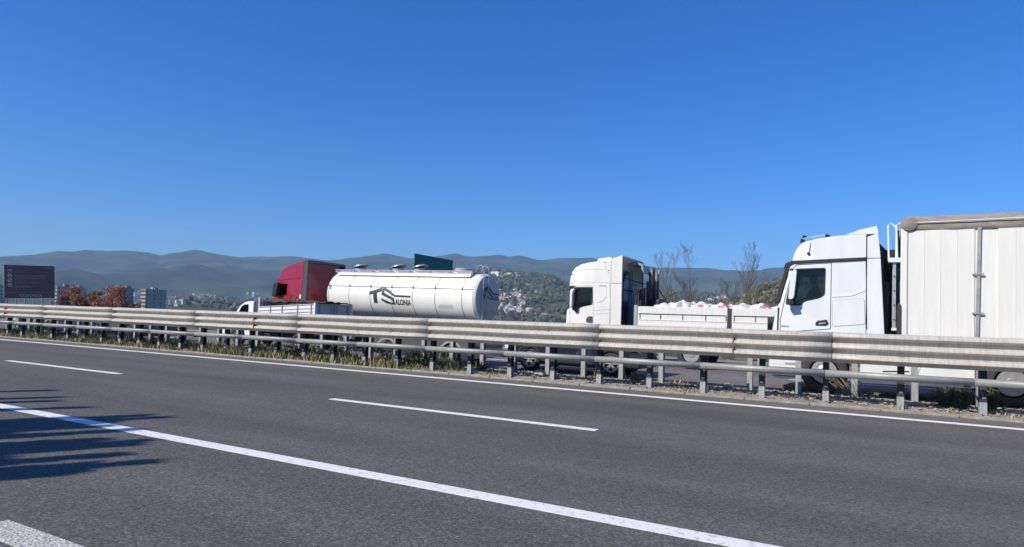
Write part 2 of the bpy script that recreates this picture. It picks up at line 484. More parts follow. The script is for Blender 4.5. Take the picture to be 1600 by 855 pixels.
def terrain_material():
    m = bpy.data.materials.new('terrain'); m.use_nodes = True
    n, l = m.node_tree.nodes, m.node_tree.links
    b = n['Principled BSDF']; b.inputs['Roughness'].default_value = 0.95; b.inputs['Specular IOR Level'].default_value = 0.1
    geo = n.new('ShaderNodeNewGeometry')
    def nz(s, det=6, off=0):
        mp = n.new('ShaderNodeMapping'); mp.inputs['Location'].default_value = (off, off, 0)
        l.new(geo.outputs['Position'], mp.inputs[0])
        t = n.new('ShaderNodeTexNoise'); t.inputs['Scale'].default_value = s; t.inputs['Detail'].default_value = det; t.inputs['Roughness'].default_value = 0.7
        l.new(mp.outputs[0], t.inputs['Vector']); return t
    def ramp(src, stops):
        r = n.new('ShaderNodeValToRGB'); e = r.color_ramp.elements
        e[0].position = stops[0][0]; e[0].color = (*stops[0][1], 1)
        e[1].position = stops[-1][0]; e[1].color = (*stops[-1][1], 1)
        for p, c in stops[1:-1]:
            k = e.new(p); k.color = (*c, 1)
        l.new(src, r.inputs[0]); return r
    def mix(f, a, c):
        x = n.new('ShaderNodeMix'); x.data_type = 'RGBA'
        l.new(f, x.inputs['Factor']); l.new(a, x.inputs[6]); l.new(c, x.inputs[7]); return x.outputs[2]
    far = ramp(nz(0.0035, 9).outputs['Fac'], [(0.34, (0.012, 0.022, 0.012)), (0.47, (0.028, 0.044, 0.021)), (0.58, (0.06, 0.08, 0.036)), (0.72, (0.14, 0.135, 0.075))])
    near = ramp(nz(0.03, 8, 50).outputs['Fac'], [(0.32, (0.03, 0.042, 0.018)), (0.5, (0.07, 0.08, 0.035)), (0.60, (0.13, 0.12, 0.06)), (0.72, (0.25, 0.21, 0.13))])
    d = n.new('ShaderNodeVectorMath'); d.operation = 'LENGTH'; l.new(geo.outputs['Position'], d.inputs[0])
    mr = n.new('ShaderNodeMapRange'); mr.inputs['From Min'].default_value = 1700; mr.inputs['From Max'].default_value = 2600
    l.new(d.outputs['Value'], mr.inputs[0])
    c = mix(mr.outputs[0], near.outputs[0], far.outputs[0])
    l.new(c, b.inputs['Base Color'])
    return m
me = bpy.data.meshes.new('hills')
me.from_pydata(tv, [], tf); me.materials.append(terrain_material())
me.polygons.foreach_set('use_smooth', [True] * len(me.polygons)); me.update()
hills = bpy.data.objects.new('hills', me); COL.objects.link(hills); struct(hills)

def on_slope(a, e, r0, r1):
    """first ground point seen from the road along a bearing at an elevation"""
    ca, sa = math.cos(rad(a)), math.sin(rad(a))
    r = r0
    while r < r1:
        if (ground_z(r * ca, r * sa) - EYE) / r >= e: return r * ca, r * sa
        r += 14
    return None

# ------------------------------------------------------------------ road
def sheet(name, x0, x1, y0, y1, z, m, nx=1):
    mb = MB(); mb.box(x0, x1, y0, y1, z - 0.15, z)
    return struct(build(name, mb, m, at=(0, 0, 0)))
XL, XR = -420, 260
sheet('road_shoulder', XL, XR, -1.6, 4.45, 0.0, 'asphalt_coarse')
sheet('carriageway', XL, XR, 4.45, 12.9, 0.0, 'asphalt')
sheet('road_edge', XL, XR, 12.9, 13.62, 0.0, 'asphalt_edge')
sheet('opposite_carriageway', XL, XR, 15.66, 28.6, 0.0, 'asphalt_far')
sheet('verge', XL, XR, -6, -1.6, -0.01, 'soil')
sheet('opposite_verge', XL, XR, 28.6, 31.0, -0.02, 'soil')
def marking(name, x0, x1, y0, y1, m='paint'):
    mb = MB(); n = max(1, int((x1 - x0) / 3)); 
    mb.box(x0, x1, y0, y1, -0.02, 0.004)
    return struct(build(name, mb, m, at=(0, 0, 0)))
marking('median_edge_line', XL, XR, 12.56, 12.78)
marking('shoulder_line', XL, XR, 4.38, 4.565)
x = -7.75 - 10.75 * 12
while x < 120:
    marking('lane_dash', x, x + 4.72, 8.02, 8.17)
    x += 10.75
for k in range(-4, 6):
    marking('wide_dash', -4.83 + k * 7.0, -0.9 + k * 7.0, 1.965, 2.175, 'paint_worn')
# the lines of the other carriageway
marking('opposite_edge_line', XL, XR, 16.0, 16.15)
marking('opposite_outer_line', XL, XR, 24.9, 25.1)
x = -120
while x < 120:
    marking('opposite_lane_dash', x, x + 4.7, 20.35, 20.5); x += 10.75

# median strip
mb = MB()
nx_, ny_ = 900, 12
vs = []
for i in range(nx_ + 1):
    for j in range(ny_ + 1):
        X = -70 + 110 * i / nx_; Y = 13.74 + (15.56 - 13.74) * j / ny_
        z = 0.035 + 0.035 * fb(X, Y, 0.35, 3) + (0.03 if 1 < j < ny_ - 1 else 0)
        if j in (0, ny_): z = -0.03
        vs.append((X, Y, z))
fs = [(i * (ny_ + 1) + j, (i + 1) * (ny_ + 1) + j, (i + 1) * (ny_ + 1) + j + 1, i * (ny_ + 1) + j + 1) for i in range(nx_) for j in range(ny_)]
mb.add(vs, fs)
struct(build('median_ground', mb, 'soil', at=(0, 0, 0), smooth=True))
sheet('median_strip', XL, XR, 13.62, 15.66, -0.02, 'soil')
for nm, ya, yb, lab in (('kerb', 13.63, 13.76, 0), ('opposite_kerb', 15.52, 15.65, 1)):
    kr = bpy.data.objects.new(nm, None); COL.objects.link(kr); struct(kr); kr.location = (0, ya, 0)
    vers = []
    for q in range(4):
        mb = MB(); L = 1.19
        mb.box(-L / 2 + 0.008, L / 2 - 0.008, ya + 0.006 * rnd.random(), yb - 0.008 * rnd.random(), -0.1, 0.045 + rr(-0.012, 0.012))
        o = build('kerb_stone', mb, 'concrete', kr, bevel=0.008, seg=1); vers.append(o)
    for q, k in enumerate(range(-56, 24)):
        X = k * 1.19 - 0.2
        if q < 4: vers[q].location.x = X
        else: share(vers[q % 4], X - vers[q % 4].location.x)

# ------------------------------------------------------------------ median barriers
def barrier(root, yb, sgn, ztop, zb_rows, post_x, post_y, beam_mat, low_y, sections, low_pitch, low0):
    """yb: y of the outermost ridge; sgn=+1 faces -Y"""
    # triple-wave beam
    prof_ = []
    t = ztop
    pts = [(0.13, t), (0.115, t - 0.002), (0.012, t - 0.030), (0.002, t - 0.040), (0.0, t - 0.080), (0.010, t - 0.092), (0.115, t - 0.118), (0.128, t - 0.128), (0.13, t - 0.196)]
    row = []
    for k in range(3):
        dz = -0.203 * k
        row += [(a, b + dz) for a, b in (pts[1:] if k else pts)]
    row[-1] = (0.13, row[-1][1] + .03)
    def section(L, seed):
        r_ = random.Random(seed); mb = MB(); nseg = 8
        vs = []
        for i in range(nseg + 1):
            u = -L / 2 + L * i / nseg
            en = math.sin(math.pi * i / nseg); wob = 0.006 * en * math.sin(i * 1.7 + seed)
            for a, b in row: vs.append((u, yb + sgn * a + wob, b + 0.004 * en * math.sin(i * 1.1 + seed * 2)))
        n = len(row)
        fs = [(i * n + j, i * n + j + 1, (i + 1) * n + j + 1, (i + 1) * n + j) for i in range(nseg) for j in range(n - 1)]
        # dark open seam where one length laps over the next
        mb.add(vs, fs); mb.m = 1; vs, fs = [], []
        for i, u in enumerate((L / 2 - 0.006, L / 2 + 0.004)):
            for a, b in row: vs.append((u, yb + sgn * a - sgn * 0.0035, b + 0.001))
        fs = [(j, j + 1, n + j + 1, n + j) for j in range(n - 1)]
        mb.add(vs, fs); return mb
    vers = []
    for i, X in enumerate(sections):
        if i < 4:
            o = build('beam', section(4.66, i), [beam_mat, 'steel_dark'], root, auto=19)
            s_ = o.modifiers.new('thick', 'SOLIDIFY'); s_.thickness = 0.004; s_.offset = 0
            o.location.x = X - root.location.x + origin_of(root).x * 0
            vers.append(o)
        else:
            share(vers[i % 4], X - root.location.x - vers[i % 4].location.x)
    return row

front = thing('crash_barrier', 'near triple-wave steel crash barrier with low rub rail facing the empty carriageway', 'crash barrier', (0, 13.9, 0))
rear = thing('crash_barrier', 'second crash barrier behind the first, its plain back turned to the empty carriageway', 'crash barrier', (0, 15.25, 0))

secs = [-0.42 - 4.66 * k + 2.33 for k in range(-5, 18)]
barrier(front, 13.50, 1, 1.412, 3, None, None, 'galv', None, secs, 0, 0)
barrier(rear, 15.52, -1, 1.412, 3, None, None, 'galv', None, [s + 1.1 for s in secs], 0, 0)

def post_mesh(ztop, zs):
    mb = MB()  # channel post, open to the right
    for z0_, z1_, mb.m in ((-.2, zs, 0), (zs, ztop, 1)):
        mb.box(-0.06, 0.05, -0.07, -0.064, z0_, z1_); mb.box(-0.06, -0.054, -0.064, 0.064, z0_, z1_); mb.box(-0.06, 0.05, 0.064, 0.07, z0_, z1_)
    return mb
def place_parts(root, name, mb, m, xs, y, z=0, **kw):
    base = None
    for i, X in enumerate(xs):
        if base is None:
            mm = MB(); mm.v = [(v[0] + root.location.x, v[1] + root.location.y, v[2] + root.location.z) for v in mb.v]; mm.f = mb.f; mm.mi = mb.mi
            base = build(name, mm, m, root, **kw); base.location = (X - root.location.x, y - root.location.y, z)
        else:
            c = base.copy(); COL.objects.link(c); c.parent = root; c.location = (X - root.location.x, y - root.location.y, z + rr(-0.004, 0.004))
            c.rotation_euler = (rr(-.008, .008), rr(-.01, .01), rr(-.05, .05))
    return base
fx = [-0.53 + 1.165 * k if k <= 0 else -0.53 + 1.245 * k for k in range(-44, 10)]
rx = [-1.11 + (1.0 if k <= 0 else 1.07) * k for k in range(-44, 11)]
place_parts(front, 'post', post_mesh(1.36, .27), ['galv_post', 'post_shade'], fx, 13.96)
place_parts(rear, 'post', post_mesh(1.36, .3), ['galv_post', 'galv_post'], rx, 15.27)
# spacers between post and beam (dark bracket), bolts on the ridges
mb = MB(); mb.box(-0.05, 0.05, -0.22, 0.0, 0.90, 1.22)
place_parts(front, 'spacer', mb, 'galv_grey', fx, 13.86)
for zz in (1.185, 0.985):
    mb = MB(); mb.box(-0.05, 0.05, -0.012, 0.004, zz - 0.018, zz + 0.018)
    place_parts(front, 'bolt_plate', mb, 'steel_dark', fx, 13.60)
mb = MB()
for zz in (1.30, 1.10, 0.90):
    for u in (-0.18, -0.09): mb.lathe([(-0.012, 0.013), (0.01, 0.015)], (u, 0, zz + 0.03), 'y', 7)
place_parts(front, 'splice_bolts', mb, 'steel_dark', [-0.42 - 4.66 * k for k in range(-4, 9)], 13.555)
# low rub rail on the front posts
def lowrail(L):
    mb = MB(); pr = [(0.0, .695), (-.06, .685), (-.085, .66), (-.088, .635), (-.07, .59), (-.03, .562), (0.0, .558)]
    vs = [(u, a, b) for u in (-L / 2, L / 2) for a, b in pr]; n = len(pr)
    mb.add(vs, [(j, j + 1, n + j + 1, n + j) for j in range(n - 1)]); return mb
o = place_parts(front, 'rub_rail', lowrail(2.322), 'galv_grey', [-0.54 - 2.33 * k + 1.165 for k in range(-9, 22)], 13.665, auto=22)
for q in front.children:
    if q.name.startswith('rub_rail'):
        s_ = q.modifiers.new('thick', 'SOLIDIFY'); s_.thickness = 0.005
        q.rotation_euler = (0, 0, 0)
mb = MB(); mb.box(-0.035, 0.035, -0.10, 0.13, 0.525, 0.60)
place_parts(front, 'rail_clamp', mb, 'steel_dark', [-0.62 - 2.33 * k for k in range(-9, 21)], 13.74)
# white studs on the posts' flanges
mb = MB(); mb.box(-0.03, 0.03, -0.012, 0.0, 0.34, 0.365)
place_parts(front, 'reflector_tab', mb, 'paint', fx, 13.888)
# red marker plates in the waves
for X in (-31.4, -16.25, -2.2):
    for kz in (0, 1):
        zc = 1.27 - 0.203 * kz
        m_ = MB(); m_.prismx([(13.485, zc + 0.01), (13.64, zc - 0.055), (13.59, zc - 0.10), (13.50, zc - 0.155), (13.485, zc - 0.12)], X - 0.012, X + 0.012)
        o = build('marker_plate', m_, 'red_refl' if X < -30 else 'rust', front)

# ------------------------------------------------------------------ median vegetation and rubble
def blades(n, xr, yr, hr, m, lab, wid=0.012, dens=None, name='grass'):
    g = np.random.RandomState(int(abs(xr[0]) * 10) + n)
    X = g.uniform(*xr, n); Y = g.uniform(*yr, n); Hh = g.uniform(*hr, n)
    if dens is not None:
        keep = np.array([g.rand() < dens(a, b) for a, b in zip(X, Y)]); X, Y, Hh = X[keep], Y[keep], Hh[keep]
    # clumping
    k = np.array([noise.noise(Vector((a * 1.7, b * 2.5, 0.3))) for a, b in zip(X, Y)])
    Hh = Hh * np.clip(0.75 + 1.1 * k, 0.25, 1.7)
    n = len(X); an = g.uniform(0, 2 * np.pi, n); ben = g.uniform(0.1, 0.7, n) * Hh
    dx, dy = np.cos(an), np.sin(an); wx, wy = -dy * wid * g.uniform(.6, 1.6, n), dx * wid * g.uniform(.6, 1.6, n)
    z0 = np.full(n, 0.02)
    V = np.empty((n, 5, 3))
    V[:, 0] = np.c_[X - wx, Y - wy, z0]; V[:, 1] = np.c_[X + wx, Y + wy, z0]
    V[:, 2] = np.c_[X + wx * .8 + dx * ben * .35, Y + wy * .8 + dy * ben * .35, z0 + Hh * .6]
    V[:, 3] = np.c_[X - wx * .8 + dx * ben * .35, Y - wy * .8 + dy * ben * .35, z0 + Hh * .6]
    V[:, 4] = np.c_[X + dx * ben, Y + dy * ben, z0 + Hh]
    i = np.arange(n)[:, None] * 5
    F = [tuple(q) for q in (i + np.array([0, 1, 2, 3])).tolist()] + [tuple(q) for q in (i + np.array([3, 2, 4])).tolist()]
    me = bpy.data.meshes.new(name); me.from_pydata(V.reshape(-1, 3).tolist(), [], F); me.materials.append(M[m])
    o = bpy.data.objects.new(name, me); COL.objects.link(o); stuff(o); tag(o, lab, 'grass'); return o
def dL(a, b):
    f = 1 - sst(-10.2, -8.8, a) if a > -12 else 1
    return f * (0.55 + 0.45 * (noise.noise(Vector((a * .9, b, 4))) > -0.1))
blades(30000, (-60, -8.6), (14.0, 15.5), (0.10, 0.36), 'grass', 'green grass and weeds under the left half of the barriers', dens=dL)
blades(8000, (-45, -8.8), (13.74, 14.15), (0.08, 0.30), 'grass', 'yellow-green grass fringe along the kerb at the feet of the near posts, left half', dens=dL)
blades(24000, (-60, -9.0), (13.72, 15.4), (0.07, 0.30), 'dry', 'yellowed dry grass along the kerb under the left half of the barriers', dens=dL, name='dry_grass')
blades(1500, (-16, -10), (13.9, 15.0), (0.25, 0.55), 'grass', 'taller green weeds in the median just left of the dark wheel', wid=0.018, dens=lambda a, b: noise.noise(Vector((a * .8, b, 9))) > 0.0, name='weeds')
blades(5200, (-8.8, 14), (13.78, 15.5), (0.03, 0.14), 'dry', 'sparse dry stalks among the rubble under the right half of the barriers', dens=lambda a, b: noise.noise(Vector((a * 1.5, b * 2, 7))) > 0.05, name='dry_stalks')
blades(900, (-8.8, 14), (14.6, 15.4), (0.05, 0.25), 'grass', 'scattered green weeds at the feet of the rear posts', dens=lambda a, b: noise.noise(Vector((a * 1.1, b * 2, 17))) > 0.2, name='weeds')
# rubble
def rubble(n, xr, yr, sr, m, lab, name='gravel'):
    mb = MB()
    for _ in range(n):
        X, Y, s_ = rr(*xr), rr(*yr), rr(*sr) * (0.5 + rnd.random() ** 3 * 1.8)
        a = rr(0, 6.3); q = [rr(.6, 1.1) for _ in range(6)]
        ax, ay = math.cos(a) * s_, math.sin(a) * s_
        z = 0.07 + s_ * .2
        mb.add([(X + ax * q[0], Y + ay * q[0], z), (X - ay * q[1] * .7, Y + ax * q[1] * .7, z), (X - ax * q[2], Y - ay * q[2], z), (X + ay * q[3] * .7, Y - ax * q[3] * .7, z), (X, Y, z + s_ * q[4] * .6), (X, Y, z - s_ * .6)],
               [(0, 1, 4), (1, 2, 4), (2, 3, 4), (3, 0, 4), (1, 0, 5), (2, 1, 5), (3, 2, 5), (0, 3, 5)])
    o = build(name, mb, m, at=(0, 0, 0)); stuff(o); return tag(o, lab, 'gravel')
rubble(7500, (-9.5, 14), (13.8, 15.5), (0.008, 0.026), 'stone', 'pale stone rubble between the posts under the right half of the barriers')
rubble(2600, (-40, 14), (13.78, 15.5), (0.008, 0.02), 'concrete', 'small grey grit lying along the kerb')
rubble(1500, (-9.5, 14), (13.9, 15.4), (0.012, 0.03), 'wood', 'dark litter of bark and soil between the stones', 'litter')

def rock(X, Y, s_, lab):
    bm = bmesh.new(); bmesh.ops.create_icosphere(bm, subdivisions=3, radius=s_)
    for v in bm.verts:
        v.co *= 1 + 0.35 * noise.noise(v.co * 2.2 / s_ + Vector((X, Y, 0))); v.co.z *= 0.7
    me = bpy.data.meshes.new('rock'); bm.to_mesh(me); bm.free(); me.materials.append(M['stone'])
    o = bpy.data.objects.new('rock', me); COL.objects.link(o); o.location = (X, Y, 0.06 + s_ * .45); return tag(o, lab, 'rock')
rock(-6.95, 14.45, 0.15, 'pale rounded boulder leaning against a post beside the blue car')
rock(-2.55, 15.1, 0.11, 'dark chunk of rubble behind the rub rail below the red marker')
rock(1.0, 14.6, 0.07, 'small pale stone left of the green bush')
mb = MB(); mb.tube([(-18.7, 13.98, 0.14), (-18.45, 14.05, 0.10), (-18.1, 13.95, 0.05)], [0.03, 0.035, 0.02], 6)
tag(build('stick', mb, 'paint', at=(-18.45, 13.98, 0.05)), 'bleached white stick lying in the dry grass by the kerb', 'stick')
# tall thin dead stalks before the lorry wheel
mb = MB()
for i in range(14):
    X = 0.02 + rr(-.12, .12); Y = 14.9 + rr(-.1, .1); t_ = rr(-.55, -.05); h = rr(.35, .62)
    mb.tube([(X, Y, 0), (X + t_ * .5, Y, h * .55), (X + t_, Y + rr(-.1, .1), h)], 0.004, 4)
for i in range(26):
    X = 0.0 + rr(-.4, .4); mb.tube([(X, 15.0, 0), (X + rr(-.2, .2), 15 + rr(-.1, .1), rr(.1, .25))], 0.004, 3)
tag(build('dead_plant', mb, 'dry', at=(0, 14.9, 0)), 'thin straw-coloured dead stalks leaning in front of the front lorry wheel', 'plant')

def bush(X, Y, w_, h, n, lab, sprig=0.16, spread=1.0, name='bush', m='leaf'):
    root = thing(name, lab, 'bush', (X, Y, 0.03))
    st, lf = MB(), MB()
    r_ = random.Random(int(X * 100))
    for i in range(n):
        a = r_.uniform(0, 6.28); q = r_.random() ** .6 * w_ / 2
        bx, by = X + q * .5 * math.cos(a), Y + q * .35 * math.sin(a)
        hh = h * r_.uniform(.55, 1) * (1 - .35 * q / (w_ / 2))
        tx, ty = X + q * math.cos(a) * spread, Y + q * .6 * math.sin(a)
        st.tube([(bx, by, 0), ((bx + tx) / 2, (by + ty) / 2, hh * .55), (tx, ty, hh)], 0.005, 3)
        for j in range(26):
            t = r_.uniform(.12, 1.02); c = Vector((bx, by, 0)).lerp(Vector((tx, ty, hh)), t)
            d = Vector((r_.gauss(0, 1), r_.gauss(0, 1), r_.gauss(.8, .6))).normalized(); L = sprig * r_.uniform(.25, .6)
            s_ = d.cross(Vector((r_.gauss(0, 1), r_.gauss(0, 1), r_.gauss(0, 1)))).normalized() * L * .2
            lf.add([c, c + d * L * .5 + s_, c + d * L, c + d * L * .5 - s_], [(0, 1, 2, 3)])
    build('stems', st, 'bark', root); build('foliage', lf, m, root); return root
bush(1.60, 14.75, 0.85, 0.55, 60, 'dense green bush in the median, the larger one right of centre under the rub rail')
bush(2.22, 14.85, 0.5, 0.5, 16, 'small straggly bush in the median beside the last post on the right')
bush(-4.55, 14.6, 0.35, 0.35, 12, 'small tuft of dry green weed at a post beside the dark car tail', m='grass')
bush(-8.9, 14.9, 0.4, 0.35, 14, 'low weed clump at the post right of the alloy car wheel', m='grass')
bush(-10.6, 14.3, 0.9, 0.62, 60, 'bright green weed clump in the median left of the alloy car wheel', m='grass')

# ------------------------------------------------------------------ vehicle helpers
def loft_body(prof_xz, y0, y1, front_in=0.10, top_in=0.05, bulge=0.06, zt=None, back_in=0.0):
    """side profile (x,z) lofted across the width, rounded at both flanks and bowed at the nose"""
    xs = [p[0] for p in prof_xz]; zs = [p[1] for p in prof_xz]
    xm = min(xs) + 0.45 * (max(xs) - min(xs)); zt = zt if zt is not None else max(zs)
    W = y1 - y0
    secs = [(0, 1.0), (0.02, .55), (0.07, .22), (0.2, .05), (0.5 * W, -1), (W - 0.2, .05), (W - 0.07, .22), (W - 0.02, .55), (W, 1.0)]
    vs = []
    for yy, k in secs:
        for x, z in prof_xz:
            fx_ = max(0, min(1, (xm - x) / (xm - min(xs) + 1e-6)))
            fz_ = max(0, min(1, (z - (zt - 0.6)) / 0.6))
            fb_ = 1 if x > max(xs) - 0.05 else 0
            if k >= 0: vs.append((x + front_in * k * fx_ ** .5 - back_in * k * fb_, y0 + yy, z - top_in * k * fz_))
            else: vs.append((x - bulge * fx_, y0 + yy, z + 0.015 * fz_))
    n = len(prof_xz); mb = MB()
    fs = [(i * n + j, i * n + (j + 1) % n, (i + 1) * n + (j + 1) % n, (i + 1) * n + j) for i in range(len(secs) - 1) for j in range(n)]
    fs += [tuple(range(n))[::-1], tuple(range((len(secs) - 1) * n, len(secs) * n))]
    return mb.add(vs, fs)

def shrink(poly, d):
    cx = sum(p[0] for p in poly) / len(poly); cz = sum(p[1] for p in poly) / len(poly)
    out = []
    for x, z in poly:
        v = Vector((x - cx, z - cz)); L = v.length
        v *= max(0, (L - d)) / L; out.append((cx + v.x, cz + v.y))
    return out

def rounded(poly, r, n=4):
    out = []
    m = len(poly)
    for i in range(m):
        p0, p1, p2 = Vector(poly[i - 1]), Vector(poly[i]), Vector(poly[(i + 1) % m])
        a, b = (p0 - p1), (p2 - p1); d = min(r, a.length * .45, b.length * .45)
        a = p1 + a.normalized() * d; b = p1 + b.normalized() * d
        for k in range(n + 1):
            t = k / n; out.append(tuple((1 - t) ** 2 * a + 2 * t * (1 - t) * p1 + t * t * b))
    return out

def ring(outer, inner, y0, y1):
    """frame between two polygons with the same number of points"""
    mb = MB(); n = len(outer)
    vs = [(x, y0, z) for x, z in outer] + [(x, y0, z) for x, z in inner] + [(x, y1, z) for x, z in outer] + [(x, y1, z) for x, z in inner]
    fs = []
    for i in range(n):
        j = (i + 1) % n
        fs += [(i, j, n + j, n + i), (2 * n + i, 3 * n + i, 3 * n + j, 2 * n + j), (i, 2 * n + i, 2 * n + j, j), (n + i, n + j, 3 * n + j, 3 * n + i)]
    return mb.add(vs, fs)

def wheel(root, X, y, r, wd, kind='truck', rimmat='steelrim', side=-1):
    """side=-1: outer face looks to -Y; y = outer face of the tyre"""
    s = 1 if side < 0 else -1
    rim = r * (0.60 if kind != 'car' else 0.68)
    mb = MB()
    mb.lathe([(0.03 * s, rim), (0.0, rim + .02), (0.0, r - .07), (0.015 * s, r - .03), (0.05 * s, r), (wd * s - .05 * s, r), (wd * s - .015 * s, r - .03), (wd * s, r - .07), (wd * s, rim), (.16 * s, rim), (.03 * s, rim)], (X, y, r), 'y', 36, cap=False)
    for q in range(36):
        a = 2 * math.pi * q / 36; c, s2 = math.cos(a), math.sin(a)
        t1, t2 = (-s2 * .018, c * .018), 0
        for u in (0.07, wd / 2, wd - .07):
            pass
    t = build('tyre' if kind != 'none' else 'tyre', mb, 'rubber', root, auto=35)
    mb = MB()
    if kind == 'truck':
        mb.lathe([(0.02 * s, rim), (0.02 * s, rim - .03), (0.07 * s, rim - .05), (0.10 * s, rim - .07), (0.05 * s, r * .34), (0.0 * s, r * .30), (-0.02 * s, r * .20), (-0.05 * s, r * .17), (-0.06 * s, .02)], (X, y, r), 'y', 32)
        for q in range(10):
            a = 2 * math.pi * q / 10
            mb.lathe([(-0.02 * s, .012), (0.04 * s, .018)], (X + r * .26 * math.cos(a), y, r + r * .26 * math.sin(a)), 'y', 6)
        R_ = build('rim', mb, rimmat, t, auto=30)
        mb = MB()
        for q in range(10):
            a = 2 * math.pi * (q + .5) / 10
            mb.lathe([(0.060 * s, .03), (0.066 * s, .032)], (X + r * .43 * math.cos(a), y - 0.0 * s, r + r * .43 * math.sin(a)), 'y', 10)
        build('rim_holes', mb, 'black', t)
    elif kind == 'rear':
        mb.lathe([(0.02 * s, rim), (0.02 * s, rim - .03), (0.12 * s, rim - .05), (0.17 * s, r * .36), (0.15 * s, r * .24), (0.02 * s, r * .22), (0.0, r * .18), (0.0, .02)], (X, y, r), 'y', 32)
        for q in range(10):
            a = 2 * math.pi * q / 10
            mb.lathe([(0.11 * s, .014), (0.17 * s, .018)], (X + r * .30 * math.cos(a), y, r + r * .30 * math.sin(a)), 'y', 6)
        build('rim', mb, rimmat, t, auto=30)
    else:
        mb.lathe([(0.01 * s, rim + .004), (-.004 * s, rim - .008), (-.002 * s, rim - .028), (0.08 * s, rim - .035)], (X, y, r), 'y', 32, cap=False)
        for q in range(5):
            a = 2 * math.pi * q / 5 + .3
            for da in (-.16, .16):
                p0 = Vector((X + r * .10 * math.cos(a), y + .02 * s, r + r * .10 * math.sin(a)))
                p1 = Vector((X + (rim - .01) * math.cos(a + da), y + .012 * s, r + (rim - .01) * math.sin(a + da)))
                d = (p1 - p0).normalized(); pe = Vector((-d.z, 0, d.x)) * .018
                mb.add([p0 - pe * 1.4, p0 + pe * 1.4, p1 + pe, p1 - pe, p0 - pe * 1.4 + Vector((0, .03 * s, 0)), p0 + pe * 1.4 + Vector((0, .03 * s, 0)), p1 + pe + Vector((0, .03 * s, 0)), p1 - pe + Vector((0, .03 * s, 0))],
                       [(0, 1, 2, 3), (7, 6, 5, 4), (0, 4, 5, 1), (1, 5, 6, 2), (2, 6, 7, 3), (3, 7, 4, 0)])
        mb.lathe([(0.0, .03), (.03 * s, .05)], (X, y, r), 'y', 12)
        build('rim', mb, rimmat, t)
        mb = MB(); mb.lathe([(0.082 * s, rim - .01), (0.09 * s, .02)], (X, y, r), 'y', 24)
        build('brake_disc', mb, 'black', t)
    return t

def skin_obj(name, chain, edges, m, parent, sub=2):
    off = origin_of(parent)
    me = bpy.data.meshes.new(name)
    me.from_pydata([tuple(Vector(c[:3]) - off) for c in chain], edges, [])
    o = bpy.data.objects.new(name, me); COL.objects.link(o); o.parent = parent
    sk = o.modifiers.new('skin', 'SKIN'); sk.use_smooth_shade = True
    if not me.skin_vertices: me.attributes  # layer comes with the modifier
    for i, c in enumerate(chain):
        r = c[3]; me.skin_vertices[0].data[i].radius = (r, r) if not isinstance(r, tuple) else r
    me.skin_vertices[0].data[0].use_root = True
    ss = o.modifiers.new('sub', 'SUBSURF'); ss.levels = sub; ss.render_levels = sub
    bake(o)
    o.data.materials.clear(); o.data.materials.append(M[m])
    return o

